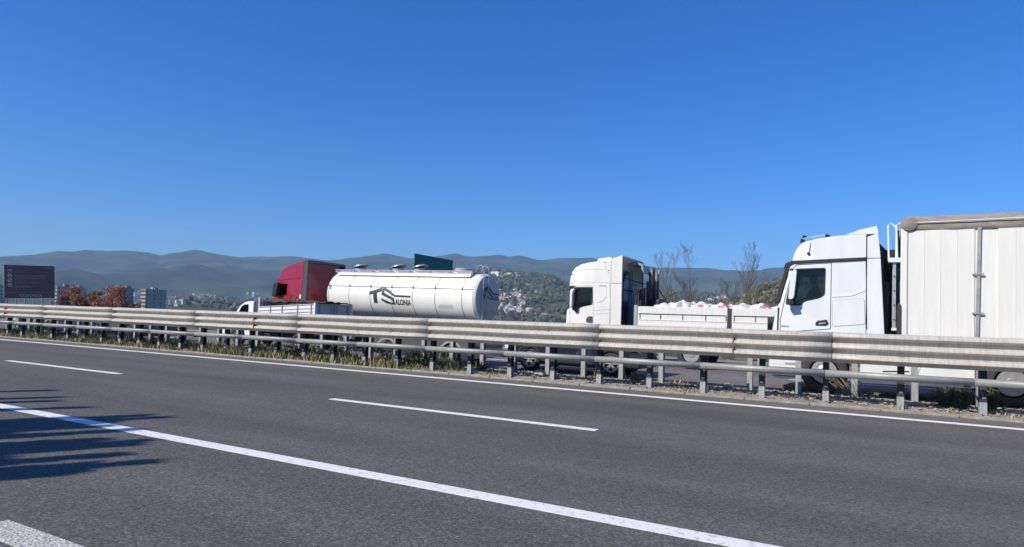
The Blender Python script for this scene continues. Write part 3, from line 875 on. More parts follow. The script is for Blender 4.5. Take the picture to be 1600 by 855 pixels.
def driver(X, Y, Z, shirt, lab, grip):
    """seated person facing -X; X,Y,Z = hip point; grip = point between the hands on the wheel"""
    root = thing('person', lab, 'person', (X, Y, Z - .1))
    def p(dx, dy, dz, r): return (X + dx, Y + dy, Z + dz, r)
    gx, gy, gz = grip
    ch = [p(0, 0, 0, .15), p(.02, 0, .16, (.15, .12)), p(.03, 0, .34, (.17, .13)), p(.01, 0, .47, (.13, .10)), p(-.01, 0, .56, .055), p(-.03, 0, .63, (.075, .085)), p(-.035, 0, .72, (.082, .098)), p(-.03, 0, .80, (.06, .07)), p(-.115, 0, .685, .018)]
    ed = [(0, 1), (1, 2), (2, 3), (3, 4), (4, 5), (5, 6), (6, 7), (5, 8)]
    for sy in (-1, 1):
        b = len(ch)
        hand = Vector((gx + .04, gy + sy * .17, gz)); sh = Vector((X, Y + sy * .19, Z + .44)); el = (hand + sh) / 2 + Vector((.03, sy * .07, -.13))
        ch += [(*sh, .06), (*el, .043), (*(hand + (el - hand).normalized() * .07), .028), (*hand, .034)]
        ed += [(3, b), (b, b + 1), (b + 1, b + 2), (b + 2, b + 3)]
        # four fingers and a thumb closed round the wheel
        for q, (fy, L) in enumerate(((-.03, .06), (-.01, .07), (.01, .067), (.03, .052))):
            k = len(ch)
            ch += [(hand.x - .035, hand.y - sy * .01, hand.z + fy, .009), (hand.x - .035 - L * .4, hand.y - sy * .035, hand.z + fy, .0085), (hand.x - L * .6, hand.y - sy * .06, hand.z + fy, .008)]
            ed += [(b + 3, k), (k, k + 1), (k + 1, k + 2)]
        k = len(ch)
        ch += [(hand.x + .005, hand.y - sy * .035, hand.z + .03, .011), (hand.x - .02, hand.y - sy * .06, hand.z + .045, .009)]
        ed += [(b + 3, k), (k, k + 1)]
        k = len(ch)
        ch += [p(-.08, sy * .10, -.02, .09), p(-.46, sy * .13, .04, .065), p(-.55, sy * .13, -.36, .045), p(-.57, sy * .13, -.40, .04), p(-.72, sy * .14, -.42, .035)]
        ed += [(0, k), (k, k + 1), (k + 1, k + 2), (k + 2, k + 3), (k + 3, k + 4)]
    skin_obj('body', ch, ed, 'skin', root)
    # shirt with short sleeves
    ch = [p(0, 0, .0, (.165, .15)), p(.02, 0, .16, (.165, .135)), p(.03, 0, .34, (.185, .145)), p(.01, 0, .46, (.13, .105)), p(0, 0, .52, (.075, .075))]
    ed = [(0, 1), (1, 2), (2, 3), (3, 4)]
    for sy in (-1, 1):
        hand = Vector((gx + .04, gy + sy * .17, gz)); sh = Vector((X, Y + sy * .19, Z + .44)); el = (hand + sh) / 2 + Vector((.03, sy * .07, -.13))
        b = len(ch); ch += [(*sh, .075), (*sh.lerp(el, .75), .058)]; ed += [(3, b), (b, b + 1)]
    skin_obj('shirt', ch, ed, shirt, root)
    ch = [p(0, 0, -.02, .16)]; ed = []
    for sy in (-1, 1):
        k = len(ch); ch += [p(-.08, sy * .10, -.02, .10), p(-.46, sy * .13, .04, .078), p(-.55, sy * .13, -.33, .06)]
        ed += [(0, k), (k, k + 1), (k + 1, k + 2)]
    skin_obj('trousers', ch, ed, 'trousers', root)
    ch = [p(.0, 0, .70, (.085, .09)), p(-.01, 0, .77, (.088, .10)), p(-.04, 0, .81, (.07, .08))]
    skin_obj('hair', ch, [(0, 1), (1, 2)], 'hair', root)
    mb = MB()
    for sy in (-1, 1):
        mb.lathe([(0, .012), (.01, .008)], (X - .113, Y + sy * .033, Z + .715), 'x', 8)
    build('eyes', mb, 'black', root)
    mb = MB(); mb.box(X - .118, X - .105, Y - .025, Y + .025, Z + .638, Z + .648); build('mouth', mb, 'shirt_plum', root)
    for sy in (-1, 1):
        mb = MB(); mb.lathe([(0, .01), (.01, .028), (.02, .02)], (X - .01, Y + sy * .085 - .01, Z + .70), 'y', 10); build('ear', mb, 'skin', root)
    return root

def cab_furniture(root, X, Y, floor, wheel_c):
    for yy in (Y, Y + 1.05):
        mb = MB(); mb.box(X - .25, X + .22, yy - .24, yy + .24, floor + .35, floor + .5)
        s_ = build('seat', mb, 'seat', root, bevel=.04)
        mb = MB(); mb.prism([(X + .2, floor + .45), (X + .34, floor + .45), (X + .40, floor + 1.02), (X + .36, floor + 1.25), (X + .28, floor + 1.25), (X + .27, floor + 1.02)], yy - .22, yy + .22)
        build('backrest', mb, 'seat', s_, bevel=.03)
    wx, wy, wz = wheel_c
    mb = MB(); pts = []
    for q in range(21):
        a = 2 * math.pi * q / 20; pts.append((wx + .09 * math.sin(a), wy + .21 * math.cos(a), wz + .19 * math.sin(a)))
    mb.tube(pts, .014, 6, cap=False); mb.tube([(wx, wy - .2, wz), (wx, wy + .2, wz)], .018, 5); mb.tube([(wx, wy, wz), (wx - .25, wy, wz - .25)], .03, 6)
    build('steering_wheel', mb, 'black', root)

def seam(mb, pts, y, w_=0.011, d=0.004):
    for a, b in zip(pts, pts[1:]):
        v = Vector((b[0] - a[0], b[1] - a[1])); L = v.length
        if L < 1e-6: continue
        n_ = Vector((-v.y, v.x)) / L * w_ / 2
        q = [(a[0] + n_.x, a[1] + n_.y), (b[0] + n_.x, b[1] + n_.y), (b[0] - n_.x, b[1] - n_.y), (a[0] - n_.x, a[1] - n_.y)]
        mb.prism(q, y - d, y + .01)

def chassis(root, x0, x1, y0, y1, z0=.72, z1=.98):
    mb = MB(); yc = (y0 + y1) / 2
    for s in (-1, 1): mb.box(x0, x1, yc + s * .42 - .05, yc + s * .42 + .05, z0, z1)
    k = x0 + .4
    while k < x1: mb.box(k, k + .1, yc - .37, yc + .37, z0 + .05, z1 - .05); k += 1.3
    build('chassis', mb, 'black', root)

# ------------------------------------------------------------------ white lorry on the right
def lorry_right():
    Y = 16.45; W = 2.48
    R = thing('articulated_lorry', 'white high-roofed lorry with a cream box trailer and rolled grey tarp, furthest right', 'lorry', (2.0, Y, 0))
    q = lambda x, y: P(x, y, Y)
    prof_ = [(-1.80, .95), (-1.84, 1.20), (-1.82, 1.46), (-1.76, 1.85), (-1.71, 2.05), (-1.58, 2.50), (-1.46, 2.90), (-1.42, 3.02), (-1.38, 3.22), (-1.30, 3.40), (-1.16, 3.525), (-0.9, 3.60), (-.4, 3.665), (.15, 3.68), (.16, 1.32), (-.05, 1.30), (-.1, 1.16), (-.35, 1.26), (-.67, 1.30), (-1.0, 1.24), (-1.2, 1.02), (-1.25, .95)]
    cab = build('cab', loft_body(prof_, Y, Y + W, .13, .05, .08), 'white_cool', R)
    inner = cutter(loft_body([(-1.62, 1.45), (-1.62, 2.0), (-1.40, 2.88), (-1.30, 3.2), (-1.0, 3.45), (.06, 3.55), (.06, 1.45)], Y + .06, Y + W - .06, .06, .03, .05))
    win = rounded([(-1.50, 2.08), (-1.36, 2.80), (-1.30, 2.87), (-.67, 2.89), (-.69, 2.27), (-.80, 2.20), (-1.10, 2.13), (-1.18, 2.03), (-1.42, 2.03)], .05)
    c2 = MB(); c2.prism(win, Y - .1, Y + W + .1)
    c3 = MB(); c3.prism([(-1.9, 2.10), (-1.9, 2.83), (-1.46, 2.83), (-1.35, 2.86), (-1.55, 2.12), (-1.65, 2.10)], Y + .16, Y + W - .16)
    cut(cab, [inner, cutter(c2), cutter(c3)]); smooth_by_angle(cab, 32)
    b = MB(); b.prism(win, Y + .022, Y + .028); g = build('side_window', b, 'glass_dark', cab)
    b = MB(); b.prism(win, Y + W - .028, Y + W - .022); build('side_window', b, 'glass', cab)
    build('window_seal', ring([(x, z) for x, z in shrink(win, -.018)], shrink(win, .012), Y - .006, Y + .02), 'black', cab)
    b = MB(); b.add([(-1.735, Y + .12, 2.08), (-1.735, Y + W - .12, 2.08), (-1.475, Y + W - .12, 2.86), (-1.475, Y + .12, 2.86)], [(0, 1, 2, 3)])
    ws = build('windscreen', b, 'glass', cab); s_ = ws.modifiers.new('t', 'SOLIDIFY'); s_.thickness = .008
    b = MB(); b.prism([(-1.755, 2.02), (-1.70, 2.06), (-1.63, 2.10), (-1.485, 2.78), (-1.50, 2.88), (-1.545, 2.84), (-1.66, 2.45)], Y - .004, Y + .09); build('front_pillar', b, 'black', cab, bevel=.01)
    # dark band above the door, door seams, panels
    b = MB(); b.prism([(-1.44, 2.985), (-1.41, 3.075), (.155, 3.135), (.155, 3.06), (-1.0, 3.01)], Y - .015, Y + .05); build('roof_band', b, 'black', cab, bevel=.008)
    b = MB()
    door = [q(1219, 522), q(1219, 500), q(1226, 468), q(1240, 418), q(1246, 414), q(1299, 411), q(1297.5, 514), q(1240, 518), q(1219, 522)]
    seam(b, door, Y, .014); seam(b, [q(1299, 411), q(1353, 408)], Y, .008)
    seam(b, [q(1353, 403), q(1354.5, 515)], Y, .014)
    build('door_seam', b, 'black', cab)
    b = MB(); hatch = rounded([q(1301, 470), q(1350, 467), q(1352, 507), q(1301, 510)], .05); b.prism(hatch, Y - .010, Y + .01)
    hh = build('side_hatch', b, 'white_cool', cab, bevel=.006)
    build('hatch_gap', ring(shrink(hatch, -.012), hatch, Y - .002, Y + .01), 'faint', cab)
    b = MB(); b.prism([q(1300, 462), q(1330, 460), q(1352, 452), q(1352, 455), q(1330, 463), q(1300, 465)], Y - .012, Y + .01); build('swage_line', b, 'white_cool', cab, bevel=.006)
    b = MB(); b.prism(rounded([q(1273, 508), q(1276, 501.5), q(1292, 499.5), q(1294.5, 505), q(1291, 508.5)], .03), Y - .03, Y + .01); hd = build('door_handle', b, 'black', cab, bevel=.01)
    b = MB(); b.prism([q(1279, 505), q(1290, 503.5), q(1290, 505.5), q(1279, 507)], Y - .038, Y - .028); build('grip', b, 'alu', hd)
    # vent slats row
    b = MB()
    for k in range(26): b.box(-.52 + k * .028, -.505 + k * .028, Y - .008, Y + .01, 1.385, 1.42)
    build('vent_row', b, 'faint', cab)
    b = MB(); b.prism([(-.56, 1.36), (.5, 1.375), (.5, 1.33), (-.56, 1.31)], Y - .012, Y + .03); build('sill_trim', b, 'white_cool', cab, bevel=.006)
    vs, fs = text_geo('Actros', .1, .17)
    b = MB(); b.add([(-1.60 + x, Y - .006, 1.50 + z * .7) for x, z in vs], fs); build('lettering', b, 'logo', cab)
    b = MB(); b.prism([q(1215, 482), q(1217.5, 480), q(1216, 515), q(1213.5, 522)], Y - .01, Y + .05); build('corner_slot', b, 'black', cab)
    # mirror
    q2 = lambda x, y: P(x, y, Y - .3)
    b = MB(); b.prism(rounded([q2(1231.5, 467), q2(1235.5, 425), q2(1243.5, 421), q2(1245, 424), q2(1240.5, 464), q2(1237, 468)], .04), Y - .30, Y - .10); mr = build('mirror', b, 'white_cool', R, bevel=.025)
    b = MB(); b.tube([(-1.40, Y - .2, 2.84), (-1.38, Y + .03, 2.88)], .025, 6); b.tube([(-1.44, Y - .2, 2.12), (-1.42, Y + .03, 2.08)], .03, 6)
    b.prism([(-1.48, 2.02), (-1.30, 2.05), (-1.33, 2.16), (-1.47, 2.18)], Y - .28, Y - .12); build('mirror_arm', b, 'black', mr, bevel=.01)
    b = MB(); b.prism(rounded([q(1223.5, 421), q(1226, 411), q(1233, 407), q(1235, 419), q(1229, 423)], .04), Y + .10, Y + W - .10); build('sun_visor', b, 'glass_dark' if 0 else 'black', R, bevel=.02)
    # fairings
    b = MB(); b.prism([(.175, 1.36), (.175, 3.10), (.44, 3.10), (.53, 1.36)], Y + .0, Y + .05); fr_ = build('side_fairing', b, 'white_cool', R, bevel=.01)
    b = MB(); b.prism([(.175, 1.36), (.175, 3.10), (.44, 3.10), (.53, 1.36)], Y + W - .05, Y + W); build('side_fairing', b, 'white_cool', R, bevel=.01)
    b = MB(); b.prism([(.175, 3.115), (.175, 3.60), (.36, 3.66), (.375, 3.80), (.44, 3.115)], Y + .0, Y + .05); build('upper_fairing', b, 'white_cool', R, bevel=.01)
    b = MB(); b.prism([(.175, 3.115), (.175, 3.60), (.36, 3.66), (.375, 3.80), (.44, 3.115)], Y + W - .05, Y + W); build('upper_fairing', b, 'white_cool', R, bevel=.01)
    b = MB(); vs = []
    sp = [(-.38, 3.655), (-.25, 3.72), (0, 3.79), (.36, 3.87), (.375, 3.665)]
    for yy, k in ((Y + .02, 1), (Y + .12, .4), (Y + .35, 0), (Y + W - .35, 0), (Y + W - .12, .4), (Y + W - .02, 1)):
        for x, z in sp: vs.append((x + .12 * k * (x < 0), yy, z - .03 * k * (z > 3.7)))
    n = len(sp); b.add(vs, [(i * n + j, i * n + (j + 1) % n, (i + 1) * n + (j + 1) % n, (i + 1) * n + j) for i in range(5) for j in range(n)] + [tuple(range(n)), tuple(range(5 * n, 6 * n))])
    build('roof_spoiler', b, 'white_cool', R, auto=30)
    # roof bar with horns and lamps
    b = MB(); b.tube([(-1.12, Y + .12, 3.585), (-1.15, Y + .12, 3.62), (-.62, Y + .12, 3.70), (-.6, Y + .12, 3.64)], .014, 6); rb = build('roof_bar', b, 'chrome', R)
    for xx, zz, r_ in ((-1.17, 3.56, .045), (-1.13, 3.66, .03), (-.64, 3.66, .045)):
        b = MB(); b.lathe([(-.05, r_), (-.03, r_ * 1.05), (.05, r_ * .5)], (xx, Y + .12, zz), 'x', 12); build('roof_lamp', b, 'black', rb)
    b = MB(); b.tube([(-.98, Y + .02, 3.57), (-.99, Y - .01, 3.45), (-1.02, Y - .02, 3.28)], .006, 5); b.lathe([(0, .035), (.03, .035)], (-1.03, Y - .03, 3.24), 'y', 12); build('side_lamp', b, 'black', R)
    # nose, bumper, steps
    b = loft_body([(-1.84, .36), (-1.90, .50), (-1.88, .95), (-1.25, .95), (-1.25, .80), (-1.2, .42), (-1.24, .36)], Y, Y + W, .16, .0, .08)
    bm_ = build('bumper', b, 'white_cool', R, auto=35)
    b = MB(); b.prism([(-1.74, .285), (-1.80, .34), (-1.24, .34), (-1.20, .285)], Y + .03, Y + W - .03); build('chin', b, 'white_cool', R, bevel=.02)
    b = MB(); b.prism([(-1.60, .40), (-1.25, .385), (-1.25, .405), (-1.60, .42)], Y - .004, Y + .01); build('bumper_slot', b, 'black', bm_)
    b = MB(); b.box(-1.78, -1.52, Y - .006, Y + .02, .62, .80); build('headlamp', b, 'lens', bm_)
    b = MB()
    for zz in (.62, .80): b.box(-1.50, -1.25, Y - .01, Y + .16, zz, zz + .05)
    build('step', b, 'alu', R)
    b = MB(); b.box(-1.945, -1.93, Y + .35, Y + W - .35, .9, 1.75); build('grille', b, 'black', R)
    # wheel arch lining, front wheels
    b = MB(); arc = [(-.67 + .62 * math.cos(rad(t)), .5 + .62 * math.sin(rad(t))) for t in range(0, 181, 15)] + [(-.67 + .58 * math.cos(rad(t)), .5 + .58 * math.sin(rad(t))) for t in range(180, -1, -15)]
    b.prism(arc, Y + .02, Y + .42); build('wheel_arch', b, 'black', R)
    for yy, sd_ in ((Y + .04, -1), (Y + W - .04, 1)): wheel(R, -.67, yy, .50, .32, 'truck', side=sd_)
    for yy, sd_ in ((Y + .02, -1), (Y + W - .02, 1)): wheel(R, 2.80, yy, .50, .58, 'rear', side=sd_)
    chassis(R, -1.5, 3.5, Y, Y + W)
    # side skirt between the axles
    b = MB(); b.prism(rounded([(.06, .30), (.06, 1.30), (2.16, 1.30), (2.18, .34)], .03), Y + .02, Y + .07); sk_ = build('side_skirt', b, 'white_cool', R, bevel=.01)
    b = MB(); seam(b, [(1.1, .32), (1.35, 1.25)], Y + .02, .012); seam(b, [(.1, .52), (2.16, .55)], Y + .02, .01); build('skirt_seam', b, 'faint', sk_)
    b = MB(); b.prism([(.5, .60), (1.0, .63), (1.0, .605), (.5, .575)], Y + .012, Y + .03); build('skirt_slot', b, 'black', sk_)
    b = MB(); b.box(2.2, 2.26, Y + .02, Y + .5, .4, 1.3); b.tube([(3.3, Y + .05, .55), (3.42, Y + .05, .7)], .05, 6); build('mudguard', b, 'black', R)
    b = MB(); b.box(.2, 2.1, Y + .1, Y + .75, .38, 1.0); b.box(.2, 2.0, Y + W - .75, Y + W - .1, .38, 1.0); build('fuel_tank', b, 'alu', R, bevel=.06)
    # behind the cab
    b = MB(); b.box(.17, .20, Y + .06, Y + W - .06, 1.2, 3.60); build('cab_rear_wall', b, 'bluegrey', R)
    b = MB(); b.box(.30, .62, Y + .35, Y + .75, 1.0, 2.6); b.tube([(.45, Y + .5, 2.6), (.5, Y + .5, 3.3), (.36, Y + .8, 3.5)], .09, 8); build('air_intake', b, 'black', R, bevel=.04)
    for k, c in enumerate(('red_lens', 'navy', 'black')):
        b = MB(); b.tube([(.22, Y + .9 + k * .1, 1.5), (.45, Y + .85 + k * .12, 1.3), (.6, Y + .9 + k * .1, 1.35), (.85, Y + .9 + k * .1, 1.6)], .014, 6); build('air_line', b, c, R)
    cab_furniture(R, -.92, Y + .50, 1.45, (-1.40, Y + .50, 2.12))
    # trailer
    T0, T1 = .82, 14.2; TY = 16.40; TW = 2.55
    b = MB(); b.box(T0 + .02, T1, TY + .03, TY + TW - .03, 1.22, 3.90); box_ = build('trailer_box', b, 'curtain', R)
    for ya_ in (TY - .012, TY + TW - .1):
        b = MB(); b.box(T0, T0 + .13, ya_, ya_ + .112, 1.2, 3.74); build('corner_post', b, 'curtain', box_, bevel=.02)
    pv = []
    for v_ in range(3):
        b = MB(); w_ = .295; d_ = .001 * v_
        b.prismx([(TY + .03, 1.38), (TY + .004 + d_, 1.38), (TY + .0 + d_, 2.4), (TY + .004 + d_, 3.71), (TY + .03, 3.71)], T0 + .145, T0 + .145 + w_)
        pv.append(build('side_panel', b, 'curtain', box_, bevel=.0015, seg=1))
    k = 0; X = T0 + .145; i = 0
    while X < T1 - .3:
        if i >= 3:
            share(pv[i % 3], X - (T0 + .145), 0, 0)
        else: pv[i].location.x = X - (T0 + .145)
        i += 1; X += .297
        if i % 4 == 0: X += .10
    k = 0
    X = T0 + .145 + 4 * .297 + .005
    while X < T1:
        tl = .035
        b = MB(); b.add([], [])
        b.prism([(X + .01, 1.3), (X + .072, 1.3), (X + .072 + tl, 3.72), (X + .01 + tl, 3.72)], TY - .02, TY + .03)
        pp = build('stake_post', b, 'galv_grey', box_, bevel=.006, seg=1)
        for zz in (1.9, 2.72):
            b = MB(); b.box(X - .05, X + .15, TY - .04, TY - .01, zz, zz + .03); build('latch', b, 'galv_grey', pp)
        X += 4 * .297 + .10 if k < 0 else 4 * .297 + .10
        k += 1
    b = MB(); b.box(T0, T1, TY - .006, TY + TW + .006, 1.18, 1.375); build('side_rail', b, 'galv_grey', box_)
    # rolled tarp
    b = MB(); vs = []; n = 16; L = 60
    for i in range(L + 1):
        u = T0 + .12 + (T1 - T0) * i / L
        for k in range(n):
            a = 2 * math.pi * k / n
            r_ = .185 * (1 + .10 * noise.noise(Vector((u * 2.1, math.cos(a) * .9, math.sin(a) * .9))) + (.08 if k in (9, 10) else 0))
            vs.append((u, TY + .08 + r_ * .55 * math.cos(a), 3.84 + r_ * .98 * math.sin(a)))
    b.add(vs, [(i * n + k, i * n + (k + 1) % n, (i + 1) * n + (k + 1) % n, (i + 1) * n + k) for i in range(L) for k in range(n)] + [tuple(range(n)), tuple(range(L * n, L * n + n))])
    tp = build('rolled_tarp', b, 'tarp', R, auto=50)
    b = MB(); b.lathe([(-.06, .13), (-.05, .155), (.0, .16), (.06, .15)], (T0 + .15, TY + .0, 3.85), 'y', 28); b.lathe([(-.075, .09), (-.06, .12)], (T0 + .15, TY + .0, 3.85), 'y', 20); build('tarp_end_cap', b, 'tarp', tp, auto=30)
    b = MB(); b.tube([(T0 + .3, TY - .06, 3.86), (T0 + 3, TY - .072, 3.90), (T0 + 8, TY - .07, 3.90)], .012, 5); build('tarp_strap', b, 'curtain', tp)
    b = MB(); b.box(T0 + .05, T1, TY + .12, TY + TW - .1, 3.90, 3.985); build('tarp_sheet', b, 'tarp', R, bevel=.03)
    # front ladder and hand rails
    LX = .70
    b = MB()
    for yy in (TY + .18, TY + .42): b.box(LX - .02, LX + .04, yy - .02, yy + .02, 1.55, 3.05)
    ld = build('ladder', b, 'alu', R)
    for zz in np.arange(1.75, 3.0, .32):
        b = MB(); b.tube([(LX + .01, TY + .14, zz), (LX + .01, TY + .46, zz)], .017, 6); build('rung', b, 'steel_dark', ld)
    b = MB(); b.box(.60, .82, TY + .1, TY + .6, 3.02, 3.12); b.box(.66, .82, TY + .1, TY + .2, 1.50, 1.56); build('ladder_foot', b, 'white_cool', ld)
    for x0_, x1_ in ((.60, .74), (.76, .90)):
        b = MB(); b.tube([(x0_, TY + .15, 3.05), (x0_ - .02, TY + .15, 3.85), (x0_ + .03, TY + .15, 3.90), (x1_ - .04, TY + .15, 3.84), (x1_, TY + .15, 3.76), (x1_, TY + .15, 3.05)], .02, 7); build('hand_rail', b, 'white', R)
    b = MB(); b.box(.745, .80, TY + .25, TY + 2.3, 3.1, 3.75); build('front_bulkhead', b, 'navy', R)
    b = MB(); b.box(.50, .86, TY + 2.3, TY + 2.36, 1.2, 3.55); build('gap_dark_plate', b, 'black', R)  # added black plate so the gap behind the cab reads dark
    b = MB(); b.prism(rounded([(.755, 1.25), (.755, 2.05), (.79, 2.12), (.84, 2.05), (.84, 1.25)], .03), TY - .03, TY + .1); build('gasket', b, 'steel_dark', R)
    for xx in (9.6, 10.9, 12.2):
        for yy, sd_ in ((TY + .02, -1), (TY + TW - .02, 1)): wheel(R, xx, yy, .50, .36, 'rear', side=sd_)
    chassis(R, 2.2, 14.1, TY, TY + TW, .95, 1.2)
    b = MB(); b.box(5.4, 5.55, TY + .5, TY + .65, .2, 1.2); b.box(5.4, 5.55, TY + TW - .65, TY + TW - .5, .2, 1.2); b.box(3.9, 8.4, TY + .02, TY + .06, .5, .62); b.box(3.9, 8.4, TY + .02, TY + .06, .8, .92); build('landing_leg', b, 'galv_grey', R)
    driver(-.92, Y + .50, 2.00, 'shirt_plum', 'driver in a dull red shirt behind the side window of the right-hand white cab', (-1.36, Y + .50, 2.14))
lorry_right()

# ------------------------------------------------------------------ white lorry in the middle with a dropside trailer
def lorry_middle():
    Y = 22.0; W = 2.5
    R = thing('articulated_lorry', 'white high-roofed lorry in the middle pulling a low dropside trailer of white sacks', 'lorry', (-5.0, Y, 0))
    q = lambda x, y: P(x, y, Y)
    Z8 = lambda u, v: q(860 + u * 200 / 1315, 390 + v * 130 / 855)
    pr = [(-9.66, .95), Z8(150, 640), Z8(158, 615), Z8(182, 603), Z8(200, 590), Z8(196, 500), Z8(205, 420), Z8(232, 375), Z8(178, 372), Z8(190, 290), Z8(205, 235), Z8(240, 185), Z8(300, 150), Z8(380, 130), Z8(560, 105), Z8(625, 92)]
    xb = Z8(625, 92)[0]
    pr = pr + [(xb, 1.0), (xb, .95)]
    cab = build('cab', loft_body(pr, Y, Y + W, .20, .06, .10), 'white_warm', R)
    inner = cutter(loft_body([(-9.42, 1.5), (-9.38, 2.1), (-9.25, 2.75), (-8.9, 2.85), (xb - .15, 2.85), (xb - .15, 1.5)], Y + .06, Y + W - .06, .06, .02, .05))
    win = rounded([Z8(228, 560), Z8(240, 395), Z8(262, 388), Z8(434, 388), Z8(432, 550), Z8(425, 568), Z8(330, 585), Z8(300, 600), Z8(292, 660), Z8(262, 640), Z8(222, 610)], .04)
    wy = [p for p in win]
    c2 = MB(); c2.prism(win, Y - .1, Y + W + .1)
    c3 = MB(); c3.prism([(-9.9, 2.08), (-9.9, 2.70), (-9.2, 2.70), (-9.2, 2.08)], Y + .22, Y + W - .22)
    cut(cab, [inner, cutter(c2), cutter(c3)]); smooth_by_angle(cab, 32)
    for a, b_, g in ((.018, .024, 'glass'), (W - .024, W - .018, 'glass')):
        b = MB(); b.prism(win, Y + a, Y + b_); build('side_window', b, g, cab)
    build('window_seal', ring([p for p in shrink(win, -.012)], shrink(win, .014), Y - .006, Y + .02), 'black', cab)
    b = MB(); b.prism([Z8(222, 600), Z8(300, 600), Z8(292, 662), Z8(262, 642)], Y - .012, Y + .03); build('window_corner', b, 'interior', cab)
    b = MB(); b.add([(-9.50, Y + .2, 2.06), (-9.50, Y + W - .2, 2.06), (-9.44, Y + W - .2, 2.72), (-9.44, Y + .2, 2.72)], [(0, 1, 2, 3)]); s_ = build('windscreen', b, 'glass', cab).modifiers.new('t', 'SOLIDIFY'); s_.thickness = .008
    b = MB()
    seam(b, [Z8(195, 750), Z8(193, 640), Z8(215, 610)], Y); seam(b, [Z8(232, 372), Z8(435, 372), Z8(441, 600), Z8(437, 750)], Y, .012)
    seam(b, [Z8(190, 345), Z8(430, 340), Z8(605, 340)], Y, .008); seam(b, [Z8(605, 340), Z8(618, 600), Z8(618, 765)], Y, .008)
    seam(b, [Z8(440, 628), Z8(618, 615)], Y, .012); seam(b, [Z8(455, 665), Z8(612, 655), Z8(612, 750)], Y, .009); seam(b, [Z8(545, 110), Z8(570, 190), Z8(605, 250)], Y, .008); seam(b, [Z8(270, 240), Z8(350, 205), Z8(570, 205)], Y, .008)
    build('panel_seam', b, 'faint', cab)
    b = MB(); pn = rounded([Z8(472, 375), Z8(575, 375), Z8(578, 490), Z8(540, 530), Z8(472, 552)], .08); b.prism(pn, Y - .012, Y + .01); build('side_panel', b, 'white_warm', cab, bevel=.008)
    b = MB(); b.prism([Z8(500, 372), Z8(575, 372), Z8(575, 378), Z8(500, 378)], Y - .014, Y + .01); build('vent_slot', b, 'black', cab)
    b = MB(); b.prism(rounded([Z8(365, 745), Z8(375, 700), Z8(400, 686), Z8(432, 686), Z8(432, 752)], .03), Y - .03, Y + .02); build('door_handle', b, 'interior', cab, bevel=.01)
    for u, v in ((222, 256), (600, 215), (565, 130)):
        b = MB(); c = Z8(u, v); b.lathe([(-.02, .02), (.01, .03)], (c[0], Y + .01, c[1]), 'y', 8); build('marker_lamp', b, 'steel_dark', cab)
    b = MB(); b.prism([Z8(178, 372), Z8(235, 374), Z8(225, 400), Z8(205, 405), Z8(185, 395)], Y + .05, Y + W - .05); build('sun_visor', b, 'black', cab, bevel=.01)
    q2 = lambda u, v: P(860 + u * 200 / 1315, 390 + v * 130 / 855, Y - .25)
    b = MB(); b.prism(rounded([q2(203, 462), q2(205, 420), q2(222, 405), q2(240, 400), q2(243, 412), q2(228, 440), q2(224, 470), q2(222, 560), q2(212, 600), q2(200, 590)], .03), Y - .28, Y - .10); mr = build('mirror', b, 'white_cool', R, bevel=.02)
    b = MB(); b.tube([(mr.data.vertices[0].co.x * 0 - 9.36, Y - .2, 2.75), (-9.3, Y + .03, 2.78)], .025, 6); b.tube([(-9.4, Y - .2, 2.12), (-9.3, Y + .03, 2.05)], .025, 6); build('mirror_arm', b, 'black', mr)
    # roof air conditioner, roof deflector, side fairings
    b = MB(); b.prism(rounded([Z8(425, 120), Z8(432, 82), Z8(560, 62), Z8(578, 72), Z8(570, 100)], .03), Y + .55, Y + 1.6); build('roof_vent', b, 'white_warm', R, bevel=.02)
    xe = Z8(742, 60)[0]; ze = Z8(742, 60)[1]
    for yy in (Y, Y + W - .05):
        b = MB(); b.prism([(xb + .012, 1.05), (xb + .012, Z8(625, 350)[1] - .008), (xe, Z8(742, 350)[1] - .008), (xe, 1.05)], yy, yy + .05); build('side_fairing', b, 'white_warm', R, bevel=.01)
        b = MB(); b.prism([(xb + .012, Z8(625, 350)[1] + .008), (xb + .012, Z8(625, 92)[1] - .01), (xe, ze), (xe, Z8(742, 350)[1] + .008)], yy, yy + .05); build('upper_fairing', b, 'white_warm', R, bevel=.01)
        b = MB(); b.prism([(xe + .003, 1.05), (xe + .003, ze - .04), (xe + .028, ze - .04), (xe + .028, 1.05)], yy + .005, yy + .045); build('rubber_edge', b, 'black', R)
    b = MB(); b.prism([(xb - .35, Z8(560, 105)[1] - .06), (xb, Z8(625, 92)[1] - .02), (xe, ze + .012), (xe, ze - .03), (xb, Z8(625, 92)[1] - .07)], Y + .02, Y + W - .02); build('roof_deflector', b, 'white_warm', R, bevel=.012)
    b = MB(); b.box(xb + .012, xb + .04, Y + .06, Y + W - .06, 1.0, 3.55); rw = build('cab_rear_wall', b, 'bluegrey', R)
    b = MB()
    for yy in (Y + .5, Y + 1.25, Y + 2.0): b.box(xb + .04, xb + .06, yy, yy + .03, 1.2, 3.4)
    b.box(xb + .04, xb + .07, Y + .1, Y + W - .1, 2.72, 2.78)
    build('wall_rib', b, 'black', rw)
    b = MB(); b.box(xb + .06, xb + .45, Y + .25, Y + .7, 1.0, 2.3); b.tube([(xb + .25, Y + .5, 2.3), (xb + .25, Y + .5, 2.9), (xb + .2, Y + .9, 3.3), (xb + .1, Y + 1.5, 3.4)], .09, 8); build('air_intake', b, 'black', R, bevel=.03)
    # nose, wheels, tank
    b = loft_body([(-9.66, .38), (-9.74, .55), (-9.70, .94), (-8.95, .94), (-9.0, .45), (-9.1, .38)], Y, Y + W, .2, 0, .08); bp = build('bumper', b, 'white_warm', R, auto=35)
    b = MB(); b.box(-9.6, -9.3, Y - .004, Y + .03, .62, .78); build('headlamp', b, 'lens', bp)
